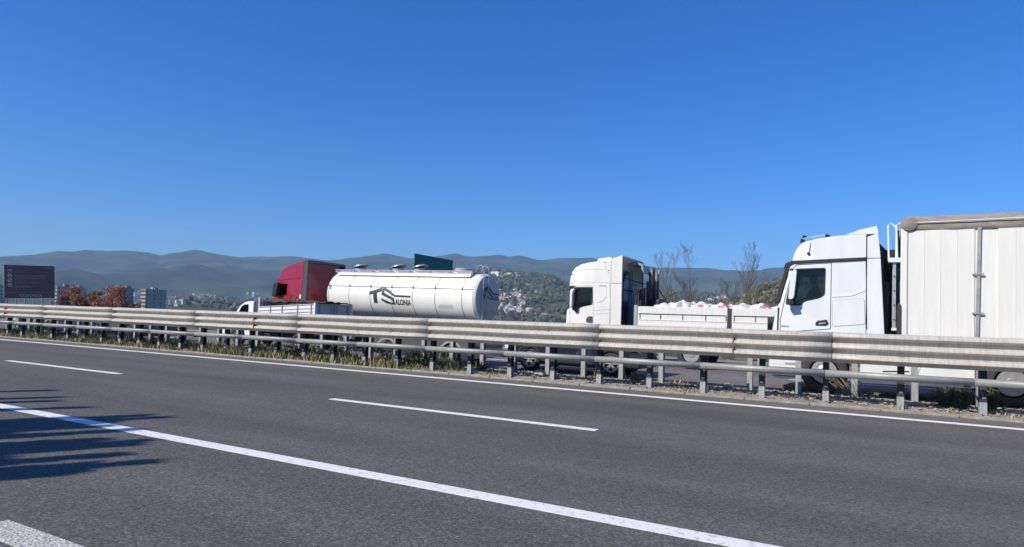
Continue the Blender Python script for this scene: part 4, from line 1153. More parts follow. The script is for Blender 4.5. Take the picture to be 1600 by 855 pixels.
    b = MB(); b.prism([(-8.98, .5), (-8.98, .94), (xb, .94), (xb, 1.04), (-7.9, .98), (-7.75, .5), (-7.85, .5)], Y + .06, Y + .12); build('wheel_arch', b, 'black', R)
    for yy, sd_ in ((Y + .04, -1), (Y + W - .04, 1)):
        wheel(R, -8.45, yy, .50, .32, 'truck', side=sd_); wheel(R, -4.95, yy, .50, .56, 'rear', side=sd_)
    b = MB(); b.box(-7.7, -6.0, Y + .06, Y + .7, .42, 1.02); b.box(-7.7, -6.0, Y + W - .7, Y + W - .06, .42, 1.02); build('fuel_tank', b, 'alu', R, bevel=.08)
    chassis(R, -9.3, -4.3, Y, Y + W)
    # dropside trailer
    T0, T1 = q(991, 507)[0], 6.4; zt = 2.10
    b = MB(); b.box(T0, T1, Y, Y + W, 1.14, 1.28); bed = build('trailer_bed', b, 'galv_grey', R)
    b = MB(); b.box(T0 - .02, T0 + .10, Y - .012, Y + .1, 1.1, zt + .04); build('corner_post', b, 'bluegrey', bed, bevel=.01)
    edges = [T0 + .11, q(1137, 482)[0], q(1143.5, 482)[0]]
    segs = [(edges[0], edges[1])]; X = edges[2]
    while X < T1 - 1: segs.append((X, min(X + 2.75, T1 - .1))); X += 2.88
    for far in (0, 1):
        y0 = Y if not far else Y + W - .035
        for k, (a, c) in enumerate(segs):
            b = MB(); b.box(a + .006, c - .006, y0, y0 + .035, 1.20, zt - .0)
            sb = build('side_board', b, 'board', bed, bevel=.006)
            if not far:
                b = MB(); b.box(a + .02, c - .02, y0 - .015, y0 + .01, 1.62, 1.66); b.box(a + .02, c - .02, y0 - .018, y0 + .01, 1.24, 1.5); build('board_rib', b, 'board', sb, bevel=.005)
                b = MB()
                b.box(a + .05, c - .05, y0 - .022, y0 - .003, 1.835, 1.855)
                for m_ in (0.03, .27, .52, .77, .985): b.box(a + (c - a) * m_ - .01, a + (c - a) * m_ + .01, y0 - .022, y0 - .003, 1.66, 1.845)
                build('lashing_rail', b, 'steel_dark', sb)
            b = MB(); b.box(c - .0, c + .13, y0 - .01, y0 + .05, 1.14, zt - .01); build('stake_post', b, 'steel_dark', bed)
    b = MB(); b.box(T0 - .05, T0 + .02, Y + .05, Y + W - .05, 1.14, 2.15); hb = build('headboard', b, 'steel_dark', bed)
    for k in range(9):
        b = MB(); yy = Y + .25 + k * .26; hgt = 2.5 + .15 * math.sin(k * 2.3); b.box(T0 - .06, T0 - .02, yy, yy + .06, 2.15, hgt); build('slat', b, 'steel_dark', hb)
    # upright stakes stored behind the headboard, tilted bars and cables
    for k, (px_, py_, yy, t_) in enumerate(((1016, 425, 2.3, 0), (1018.5, 421, 2.2, .02), (1022, 419, 2.35, 0), (1023, 440, 2.0, -.03), (1026, 426, 2.3, .02), (1030, 422, 2.4, .09), (1012, 440, 2.1, 0), (1007, 450, 1.9, 0), (1001, 452, 1.7, 0), (997, 455, 1.5, 0), (1020, 430, 1.9, .0), (1028, 440, 2.2, -.02))):
        c = P(px_, py_, Y + yy)
        b = MB(); b.tube([(c[0] - t_, Y + yy, 1.3), (c[0], Y + yy, c[1])], .042, 6); build('stake', b, 'galv_grey' if k in (1, 4, 5) else 'steel_dark', bed)
    b = MB(); b.tube([(xe + .02, Y + W - .1, ze - .1), (T0 - .1, Y + W - .05, 3.2), (T0 + .35, Y + W - .1, 2.6), (T0 + .7, Y + W - .2, 2.15)], .022, 5); b.tube([(xb + .1, Y + 1.1, 3.2), (T0 - .2, Y + 1.7, 3.0), (T0 + .1, Y + 2.2, 3.1)], .02, 5); build('cable', b, 'black', bed)
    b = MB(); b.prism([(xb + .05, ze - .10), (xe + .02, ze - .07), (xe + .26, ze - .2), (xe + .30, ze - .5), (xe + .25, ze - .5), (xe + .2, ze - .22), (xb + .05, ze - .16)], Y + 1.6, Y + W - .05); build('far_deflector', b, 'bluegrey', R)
    b = MB(); b.box(T0 + .15, T0 + .5, Y + 1.5, Y + 2.35, 1.3, 2.45); build('folded_tarp', b, 'steel_dark', bed, bevel=.1)
    for xx in (2.6, 3.9, 5.2):
        for yy, sd_ in ((Y + .02, -1), (Y + W - .02, 1)): wheel(R, xx, yy, .50, .36, 'rear', side=sd_)
    chassis(R, -5.4, 6.2, Y, Y + W, .85, 1.14)
    b = MB(); b.box(-1.4, -.3, Y + .05, Y + .6, .5, 1.1); b.box(-2.9, -2.75, Y + .5, Y + .65, .2, 1.1); build('tool_box', b, 'galv_grey', R, bevel=.04)
    cab_furniture(R, -8.45, Y + .62, 1.40, (-9.0, Y + .62, 2.02))
    driver(-8.42, Y + .60, 1.95, 'shirt_pink', 'driver in a faded red shirt at the wheel of the middle white lorry', (-8.95, Y + .62, 2.05))
    return T0, T1, Y, W
T0, T1, TY_, TW_ = lorry_middle()

# sacks on the dropside trailer
def sack_mesh(seed):
    r_ = random.Random(seed)
    bm = bmesh.new(); bmesh.ops.create_cube(bm, size=1)
    bmesh.ops.subdivide_edges(bm, edges=bm.edges[:], cuts=5, use_grid_fill=True)
    for v in bm.verts:
        p = v.co.copy(); q = Vector((p.x, p.y, p.z)) * 2
        r = 1 / max(1e-6, (abs(q.x) ** 5 + abs(q.y) ** 5 + abs(q.z) ** 5) ** .2)
        q *= (.45 + .55 * r) if r < 1 else 1
        p = q / 2; n_ = noise.noise(Vector((p.x * 4 + seed, p.y * 4, p.z * 4)))
        p *= 1 + .12 * n_
        if p.z > .3: p.z += .12 * max(0, 1 - (abs(p.x) + abs(p.y)) * 2.6) + .05 * n_
        v.co = Vector((p.x * .64, p.y * .80, p.z * .95))
    for f in bm.faces: f.smooth = True
    me = bpy.data.meshes.new('sack'); bm.to_mesh(me); bm.free()
    for m_ in ('sack', 'sack_red', 'sack_grey'): me.materials.append(M[m_])
    for f in me.polygons:
        c = f.center
        if seed % 3 and c.y < -.25 and c.z > .12 and abs(c.x - .1 * (seed % 2)) < .12: f.material_index = 1 + (seed % 3 == 2)
        if seed % 4 == 1 and c.z > .4 and c.x > .1: f.material_index = 1
    return me
sm = [sack_mesh(i) for i in range(6)]
X = T0 + .95; col_ = 0
while X < T1 - .3:
    for row in range(3):
        o = bpy.data.objects.new('bulk_sack', sm[(col_ * 2 + row * 3 + (col_ // 3)) % 6]); COL.objects.link(o)
        lift = .06 if col_ == 1 else 0
        o.location = (X + rr(-.04, .04), TY_ + .44 + row * .81, 1.28 + .40 + rr(-.03, .03) + lift)
        o.rotation_euler = (rr(-.04, .04), rr(-.04, .04), rr(-.08, .08) + (math.pi if rnd.random() < .0 else 0)); o.scale = (1, 1, rr(.98, 1.10))
        tag(o, 'white bulk sack standing in the rows loaded on the dropside trailer', 'sack', 'white bulk sacks on the dropside trailer')
    X += .64; col_ += 1

# ------------------------------------------------------------------ red tractor with a cream tanker
def tanker():
    Y = 21.7
    R = thing('tanker_lorry', 'dark red lorry with a cream cylindrical tank trailer lettered in black', 'tanker lorry', (-17.5, Y, 0))
    q = lambda x, y: P(x, y, Y)
    Z2 = lambda u, v: q(260 + u * .21053, 380 + v * .21053)
    W = 2.5
    pr = [(Z2(775, 460)[0], .95), Z2(775, 415), Z2(785, 330), Z2(812, 285), Z2(825, 250), Z2(850, 210), Z2(900, 180), Z2(950, 163), Z2(1000, 140)]
    x1 = Z2(1012, 140)[0]
    pr += [(x1, Z2(1012, 140)[1]), (x1, .95)]
    cab = build('cab', loft_body(pr, Y, Y + W, .22, .08, .12), 'red', R)
    x0 = min(p[0] for p in pr)
    inner = cutter(loft_body([(x0 + .16, 1.5), (x0 + .18, 2.2), (x0 + .4, 2.9), (x1 - .2, 2.9), (x1 - .2, 1.5)], Y + .06, Y + W - .06, .06, .02, .05))
    win = rounded([Z2(822, 405), Z2(832, 322), Z2(895, 318), Z2(890, 345), Z2(890, 402)], .03)
    c2 = MB(); c2.prism(win, Y - .1, Y + W + .1)
    c3 = MB(); c3.prism([(x0 - .5, 2.0), (x0 - .5, 2.75), (x0 + .45, 2.75), (x0 + .45, 2.0)], Y + .2, Y + W - .2)
    cut(cab, [inner, cutter(c2), cutter(c3)]); smooth_by_angle(cab, 32)
    b = MB(); b.prism(win, Y + .018, Y + .024); build('side_window', b, 'glass', cab)
    b = MB(); b.prism(win, Y + W - .024, Y + W - .018); build('side_window', b, 'glass', cab)
    b = MB(); b.prism([(x0 + .02, 1.95), (x0 + .28, 2.78), (x0 + .30, 2.78), (x0 + .04, 1.95)], Y + .18, Y + W - .18); build('windscreen', b, 'glass_dark', cab)
    b = MB(); b.prism([Z2(780, 412), Z2(788, 330), Z2(815, 300), Z2(835, 305), Z2(812, 412)], Y - .01, Y + .05); build('front_pillar', b, 'black', cab, bevel=.01)
    b = MB(); seam(b, [Z2(822, 288), Z2(985, 270), Z2(1000, 180)], Y, .015); seam(b, [Z2(983, 280), Z2(985, 440)], Y, .015); seam(b, [Z2(840, 240), Z2(930, 190), Z2(990, 185)], Y, .012); build('panel_seam', b, 'interior', cab)
    b = MB(); b.prism([Z2(820, 283), Z2(985, 262), Z2(985, 275), Z2(820, 296)], Y - .02, Y + .02); build('gutter', b, 'red', cab, bevel=.01)
    b = MB(); c = Z2(988, 412); b.box(c[0] - .03, c[0] + .06, Y - .02, Y + .02, c[1] - .1, c[1] + .1); build('sticker', b, 'paint', cab)
    q2 = lambda u, v: P(260 + u * .21053, 380 + v * .21053, Y - .25)
    b = MB(); b.prism(rounded([q2(782, 410), q2(792, 320), q2(812, 305), q2(828, 312), q2(812, 400), q2(800, 415)], .04), Y - .3, Y - .08); mr = build('mirror', b, 'black', R, bevel=.02)
    b = MB(); b.tube([(x0 + .5, Y - .2, 2.75), (x0 + .55, Y + .05, 2.75)], .025, 6); build('mirror_arm', b, 'black', mr)
    b = MB(); c = q(422, 447); b.tube([(x0 + .1, Y + W - .1, c[1] + .3), (x0 - .25, Y + W + .05, c[1] + .35)], .02, 5); b.box(x0 - .34, x0 - .2, Y + W, Y + W + .2, c[1] - .1, c[1] + .3); build('far_mirror', b, 'black', mr)
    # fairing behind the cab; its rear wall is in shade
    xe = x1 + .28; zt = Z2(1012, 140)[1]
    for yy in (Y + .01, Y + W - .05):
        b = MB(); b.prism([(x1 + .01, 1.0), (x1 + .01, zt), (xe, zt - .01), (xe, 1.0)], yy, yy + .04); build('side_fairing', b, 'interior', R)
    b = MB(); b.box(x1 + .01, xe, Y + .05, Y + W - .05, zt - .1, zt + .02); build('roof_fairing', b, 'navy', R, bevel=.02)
    b = MB(); b.box(x1 + .01, x1 + .10, Y + .06, Y + W - .06, 1.0, zt - .1); rw = build('cab_rear_wall', b, 'red', R)
    b = MB()
    for zz in (2.0, 2.5, 3.0): b.box(x1 + .10, x1 + .125, Y + .2, Y + W - .2, zz, zz + .05)
    build('wall_rib', b, 'red', rw, bevel=.01)
    b = loft_body([(x0 - .02, .36), (x0 - .1, .5), (x0 - .08, .94), (x0 + .7, .94), (x0 + .65, .36)], Y, Y + W, .22, 0, .1); build('bumper', b, 'red', R, auto=35)
    for yy, sd_ in ((Y + .04, -1), (Y + W - .04, 1)):
        wheel(R, x0 + 1.25, yy, .50, .32, 'truck', side=sd_); wheel(R, x0 + 4.9, yy, .50, .56, 'rear', side=sd_)
    b = MB(); b.box(x0 + 2.1, x0 + 3.6, Y + .06, Y + .7, .42, 1.02); b.box(x0 + 2.1, x0 + 3.6, Y + W - .7, Y + W - .06, .42, 1.02); build('fuel_tank', b, 'alu', R, bevel=.08)
    chassis(R, x0 + .3, x0 + 5.6, Y, Y + W)
    cab_furniture(R, x0 + 1.15, Y + .62, 1.4, (x0 + .62, Y + .62, 2.02))
    # the tank
    YC = 22.95; rad_ = 1.04; ZC = 2.36; TX0 = P(508, 460, YC - rad_)[0]; TX1 = P(741, 460, YC - rad_)[0]
    b = MB()
    b.lathe([(-.10, .35), (-.07, .75), (0.02, .98), (.10, rad_), (TX1 - TX0 - .10, rad_), (TX1 - TX0 - .03, rad_ - .035), (TX1 - TX0 - .005, rad_ - .06)], (TX0, YC, ZC), 'x', 96)
    tank = build('tank', b, 'tank', R, auto=24)
    def onside(z, off=.004):
        d = rad_ ** 2 - (z - ZC) ** 2
        return YC - math.sqrt(max(1e-4, d)) - off
    Z3 = lambda u, v: P(490 + u * .2106, 380 + v * .2106, YC - rad_)
    ringx = [Z3(105, 380)[0], Z3(258, 360)[0], Z3(414, 370)[0], Z3(570, 370)[0], Z3(728, 380)[0], Z3(893, 385)[0], Z3(1092, 390)[0]]
    for xx in ringx:
        b = MB(); b.lathe([(-.014, rad_ + .001), (-.010, rad_ + .010), (.010, rad_ + .010), (.014, rad_ + .001)], (xx, YC, ZC), 'x', 72); build('tank_band', b, 'faint', tank, auto=40)
    # side rail with brackets
    zr = Z3(700, 325)[1]
    b = MB(); b.tube([(TX0 + .12, onside(zr, .03), zr), (TX1 - .15, onside(zr, .03), zr)], .026, 8); sr = build('side_rail', b, 'tank', tank)
    b = MB()
    for xx in ringx: b.box(xx - .025, xx + .025, onside(zr, .06), onside(zr, -.02), zr - .04, zr + .05)
    build('rail_bracket', b, 'steel_dark', sr)
    # end face, a flat lid with a rim, its shade coloured in as grey
    b = MB(); b.lathe([(-.05, rad_ + .004), (-.03, rad_ + .015), (.03, rad_ - .03)], (TX1 - .09, YC, ZC), 'x', 96); build('end_rim', b, 'tank', tank, auto=30)
    b = MB(); b.lathe([(-.02, rad_ - .05), (0.0, rad_ - .08), (.05, .6), (.07, .2), (.072, .02)], (TX1, YC, ZC), 'x', 64); build('shaded_tank_end', b, 'shaded_tank_end', tank, auto=50)
    # walkway
    b = MB(); zw = ZC + rad_ + .05
    yw = YC - .42
    b.box(TX0 + .25, TX1 - .55, YC - .45, YC + .45, zw - .02, zw + .01)
    wk = build('walkway', b, 'alu', tank)
    b = MB()
    k = TX0 + .2
    b.tube([(TX0 + .1, YC - .62, zw + .02), (TX1 - .45, YC - .62, zw + .02)], .02, 6); b.tube([(TX0 + .1, YC - .62, zw - .07), (TX1 - .5, YC - .62, zw - .07)], .016, 6)
    while k < TX1 - .7:
        b.tube([(k, YC - .62, zw + .02), (k + .55, YC - .6, zw - .08)], .012, 5); b.box(k - .02, k + .02, YC - .64, YC - .4, zw - .1, zw); k += 1.05
    build('catwalk_rail', b, 'chrome', tank)
    b = MB(); b.prismx([(YC - .70, zw - .22), (YC - .64, zw - .10), (YC - .45, zw - .03), (YC - .45, zw - .12)], TX0 + .3, TX1 - .5); build('gutter_plate', b, 'alu', tank)
    mh = [q(px_, 410)[0] * 1.04 for px_ in (563, 622, 652)]
    mh = [P(px_, 412, YC)[0] for px_ in (562, 621, 655)]
    for i, xx in enumerate(mh):
        b = MB(); b.lathe([(0, .26), (.13, .26), (.15, .29)], (xx, YC, zw), 'z', 20); m_ = build('manhole', b, 'shaded_tank_end', tank, auto=30)
        b = MB(); b.lathe([(.0, .36), (.03, .35), (.09, .2), (.11, .02)], (0, 0, 0), 'z', 20)
        a = rad(-14); b.v = [(xx + v[0] * math.cos(a) - v[2] * math.sin(a) * -1 + .03, YC + v[1], zw + .22 + v[2] * math.cos(a) + v[0] * -math.sin(a) * -1 * -1) for v in b.v]
        b.tube([(xx + .25, YC, zw), (xx + .42, YC, zw + .05), (xx + .46, YC, zw + .14)], .015, 5)
        build('manhole_lid', b, 'alu', m_, auto=30)
    b = MB(); xx = P(722, 418, YC)[0]; b.lathe([(0, .34), (.17, .34), (.19, .30)], (xx, YC, zw), 'z', 24); build('manhole', b, 'shaded_tank_end', tank, auto=30)
    for xx in (TX0 + 2.2, TX0 + 3.0): 
        b = MB(); b.tube([(xx, YC - .2, zw), (xx, YC - .2, zw + .14)], .02, 6); b.box(xx - .06, xx + .06, YC - .23, YC - .17, zw + .10, zw + .13); build('valve', b, 'steel_dark', tank)
    # rear ladder with looped top rails
    for i, yy in enumerate((YC - .62, YC - .22)):
        b = MB(); xr = TX1 + .12
        b.tube([(xr, yy, .9), (xr, yy, ZC + rad_ + .02), (xr - .05, yy, ZC + rad_ + .25), (xr - .18, yy, ZC + rad_ + .33), (xr - .32, yy, ZC + rad_ + .28), (xr - .38, yy, ZC + rad_ + .05)], .016, 6); ls = build('ladder_rail', b, 'alu', tank)
    b = MB(); k = 1.1
    while k < 3.4: b.tube([(TX1 + .12, YC - .62, k), (TX1 + .12, YC - .22, k)], .012, 5); k += .3
    build('ladder_rungs', b, 'alu', tank)
    # lettering wrapped on the flank
    U = lambda u, v: P(565 + u * .05938, 440 + v * .05938, YC - rad_)
    def decal(poly, m='logo'):
        b_ = bmesh.new(); vs = [b_.verts.new((x, 0, z)) for x, z in [U(*p) for p in poly]]; b_.faces.new(vs)
        bmesh.ops.triangulate(b_, faces=b_.faces[:])
        for _ in range(3): bmesh.ops.subdivide_edges(b_, edges=[e for e in b_.edges if e.calc_length() > .07], cuts=1)
        bmesh.ops.triangulate(b_, faces=b_.faces[:])
        o = ([(v.co.x, onside(v.co.z, .008), v.co.z) for v in b_.verts], [])
        b_.verts.index_update(); fs = [tuple(v.index for v in f.verts) for f in b_.faces]; b_.free(); return o[0], fs
    b = MB()
    strokes = [[(185, 280), (500, 165), (522, 165), (500, 272), (385, 305), (180, 365)], [(285, 330), (385, 300), (385, 575), (295, 575)],
               [(532, 163), (590, 165), (740, 252), (850, 355), (835, 402), (705, 305), (580, 238)], [(848, 355), (1270, 371), (1265, 417), (833, 402)],
               [(528, 170), (582, 238), (568, 305), (505, 362)], [(507, 355), (566, 298), (828, 440), (820, 502), (760, 478)],
               [(775, 455), (828, 442), (838, 600), (800, 600), (800, 490)], [(500, 440), (565, 478), (725, 550), (835, 562), (840, 606), (720, 602), (600, 568), (503, 508)]]
    for s_ in strokes: v, f = decal(s_); b.add(v, f)
    vs, fs = text_geo('ALONIA', 1.0, 1.0, .035)
    hgt = max(v[1] for v in vs)
    a0 = U(845, 610); a1 = U(1265, 632); top = U(845, 458)
    pts = [(a0[0] + v[0] * (a1[0] - a0[0]), a0[1] + v[0] * (a1[1] - a0[1]) + v[1] / hgt * (top[1] - a0[1])) for v in vs]
    b.add([(x, onside(z, .009), z) for x, z in pts], fs)
    build('lettering', b, 'logo', tank)
    vs, fs = strokes_geo(12, 3); hgt = max(v[1] for v in vs)
    a0 = Z3(915, 474); a1 = Z3(1025, 478)
    b = MB(); b.add([(a0[0] + v[0] * (a1[0] - a0[0]), onside(a0[1], .03), a0[1] + v[1] / hgt * .14) for v in vs], fs)
    b.v = [(x, onside(z, .008), z) for x, y, z in b.v]
    build('small_lettering', b, 'faint', tank)
    b = MB(); c = Z3(115, 335); b.add([(c[0] - .06, onside(c[1] - .1, .01), c[1] - .1), (c[0] + .07, onside(c[1] - .1, .01), c[1] - .1), (c[0] + .07, onside(c[1] + .08, .01), c[1] + .08), (c[0] - .06, onside(c[1] + .08, .01), c[1] + .08)], [(0, 1, 2, 3)]); build('green_badge', b, 'greenink', tank)
    b = MB(); c = Z3(1100, 315); b.tube([(c[0] - .1, YC - .85, c[1] + .05), (c[0] + .08, YC - .9, c[1] - .05)], .04, 6); build('rear_lamp', b, 'black', tank)
    # the same mark, small, on the rear
    b = MB(); k = 1.35 / 1090; xf = TX1 + .085
    for s_ in strokes:
        b.add([(xf, YC - .62 + (u - 180) * k, ZC + .52 - (v - 163) * k) for u, v in s_], [tuple(range(len(s_)))])
    vs, fs = text_geo('ALONIA', 1.0, 1.0); hgt = max(v[1] for v in vs)
    b.add([(xf, YC - .62 + (665 + v[0] * 420) * k, ZC + .52 - (447 - v[1] / hgt * 150) * k) for v in vs], fs)
    build('rear_lettering', b, 'logo', tank)
    vs, fs = strokes_geo(10, 4); hgt = max(v[1] for v in vs)
    b = MB(); b.add([(xf, YC - .30 + v[0] * .8, ZC - .62 + v[1] / hgt * .14) for v in vs], fs); build('small_lettering', b, 'faint', tank)
    # running gear under the tank
    chassis(R, TX0 + .4, TX1 - .1, YC - 1.2, YC + 1.2, 1.0, 1.3)
    for xx in (TX1 - 3.7, TX1 - 2.4, TX1 - 1.1):
        for yy, sd_ in ((YC - 1.22, -1), (YC + 1.22, 1)): wheel(R, xx, yy, .50, .36, 'rear', side=sd_)
    b = MB(); b.box(TX1 - .1, TX1 + .05, YC - 1.1, YC + 1.1, .55, .75); bp = build('rear_bumper', b, 'red', R, bevel=.02)
    for s in (-1, 1):
        b = MB(); b.box(TX1 + .05, TX1 + .08, YC + s * .9 - .15, YC + s * .9 + .15, .58, .72); build('tail_lamp', b, 'red_lens', bp)
    b = MB(); b.box(TX0 + 2.2, TX1 - 4.6, YC - 1.2, YC - 1.15, .5, .95); build('side_guard', b, 'alu', R)
    R.rotation_euler = (0, .016, 0)
    driver(x0 + 1.2, Y + .6, 1.92, 'trousers', 'barely visible driver in dark clothes inside the red tanker cab', (x0 + .68, Y + .62, 2.04))
tanker()

# ------------------------------------------------------------------ small tipper before the red cab
def tipper():
    Y = 18.0
    R = thing('tipper_truck', 'small white pickup-size tipper with shaded grey tailgate driving beside the red lorry', 'small truck', (-19.8, Y, 0))
    q = lambda x, y: P(x, y, Y)
    Z2 = lambda u, v: q(260 + u * .21053, 380 + v * .21053)
    W = 1.75
    pr = [(-23.9, .35), (-23.95, .75), (-23.6, 1.02), (-22.9, 1.18), Z2(515, 500), Z2(545, 452), Z2(575, 432), Z2(600, 427), Z2(640, 428), (Z2(640, 428)[0], .5), (-22.2, .45), (-22.35, .82), (-22.7, .88), (-23.05, .82), (-23.2, .4)]
    cab = build('cab', loft_body(pr, Y + .05, Y + .05 + W, .14, .06, .08), 'whitecar', R)
    win = rounded([Z2(527, 512), Z2(550, 470), Z2(568, 456), Z2(604, 453), Z2(602, 512)], .03); 
    win = [(x, z) for x, z in win]
    b = MB(); b.prism(win, Y - .01, Y + W + .12)
    inn = cutter(loft_body([(-22.85, 1.05), (-22.6, 1.4), (-22.2, 1.8), (-21.85, 1.82), (-21.85, 1.05)], Y + .10, Y + W, .04, .02, .02))
    cut(cab, [inn, cutter(b)]); smooth_by_angle(cab, 32)
    b = MB(); b.prism(win, Y + .065, Y + .071); build('side_window', b, 'glass_dark', cab)
    b = MB(); b.prism([(-22.92, 1.16), Z2(541, 455), (Z2(541, 455)[0] + .02, Z2(541, 455)[1] - .01), (-22.88, 1.15)], Y + .2, Y + W - .1); build('windscreen', b, 'glass_dark', cab)
    xh = Z2(690, 400)[0]
    b = MB(); b.box(Z2(640, 430)[0] + .01, xh - .05, Y + .12, Y + W - .02, .9, 1.86); build('rear_cab_panel', b, 'interior', cab)
    # headboard with ladder rack, sides, tailgate
    zb = .86; yb1 = Y + 2.05
    b = MB(); b.box(xh - .03, xh + .02, Y, Y + .05, zb, 2.04); b.box(xh - .03, xh + .02, yb1 - .05, yb1, zb, 2.04); b.box(xh - .02, xh + .01, Y + .05, yb1 - .05, zb, 1.86); hb = build('headboard', b, 'board', R)
    x2 = q(493, 480)[0]
    b = MB(); b.box(xh, x2, Y + .02, yb1 - .02, zb - .06, zb); bed = build('load_bed', b, 'galv_grey', R)
    for yy, nm in ((Y, 0), (yb1 - .04, 1)):
        zt1, zt2 = 1.66, 1.84
        b = MB(); b.prism([(xh + .03, zb), (xh + .03, zt1), (x2 - .08, zt2 - .02), (x2 - .08, zb)], yy, yy + .04); sb = build('side_board', b, 'whitecar', bed)
        if nm == 0:
            b = MB()
            for t in (.22, .43, .70, .93):
                xx = xh + (x2 - xh) * t; b.box(xx - .02, xx + .02, yy - .03, yy, zb, zt1 + (zt2 - zt1) * t - .01)
            for dz in (.015, .16, .29): b.prism([(xh + .03, zt1 - dz), (x2 - .08, zt2 - .02 - dz), (x2 - .08, zt2 - .045 - dz), (xh + .03, zt1 - .025 - dz)], yy - .02, yy - .001)
            build('board_rail', b, 'galv_grey', sb)
    for ya_ in (Y - .02, yb1 - .05):
        b = MB(); b.box(x2 - .07, x2 - .01, ya_, ya_ + .07, zb - .1, 1.86); build('corner_post', b, 'whitecar', bed)
    b = MB(); b.box(x2 - .055, x2 - .02, Y + .055, yb1 - .055, zb, 1.84); tg = build('tailgate', b, 'bluegrey', bed)
    b = MB()
    for t in (.12, .42, .5, .58, .88): b.box(x2 - .02, x2 + .01, Y + t * 2.05 - .02, Y + t * 2.05 + .02, zb, 1.83)
    b.box(x2 - .02, x2 + .005, Y + .06, yb1 - .06, 1.80, 1.835); build('tailgate_rib', b, 'galv_grey', tg)
    # brown load just above the boards behind the headboard
    b = MB(); vs = []
    for i in range(30):
        for j in range(12):
            X = xh + .05 + (3.2) * i / 29; yy = Y + .06 + 1.9 * j / 11
            vs.append((X, yy, 1.86 + .09 * fb(X, yy, .4) + (.16 * max(0, 1 - i / 16)) * (j > 2)))
    b.add(vs, [(i * 12 + j, (i + 1) * 12 + j, (i + 1) * 12 + j + 1, i * 12 + j + 1) for i in range(29) for j in range(11)])
    o = build('load', b, 'wood', None, at=(-20, Y + 1, 1.0)); tag(o, 'dark brown heap of earth and branches heaped in the small tipper', 'load')
    for k, t in enumerate((-.04, .03)):
        b = MB(); b.tube([(xh + .2 + k * .5, Y + 1.2, 1.7), (xh + .35 + k * .2, Y + 1.4, 2.2 - k * .1), (xh + .9, Y + 1.5, 1.9)], .03, 5)
        tag(build('branch', b, 'wood', None, at=(xh + .4, Y + 1.3, 1.7)), ('upper' if k == 0 else 'lower') + ' crooked branch sticking out of the load of the small tipper', 'branch')
    for xx in (-22.72, x2 - 1.0):
        for yy, sd_ in ((Y + .08, -1), (Y + W, 1)): wheel(R, xx, yy, .32, .2, 'rear', side=sd_)
    chassis(R, -23.3, x2 - .1, Y, Y + 1.9, .45, .65)
    b = MB(); b.box(x2 - .03, x2 + .02, Y + .05, Y + .35, .62, .74); b.box(x2 - .03, x2 + .02, yb1 - .35, yb1 - .05, .62, .74); build('tail_lamp', b, 'red_lens', R)
tipper()

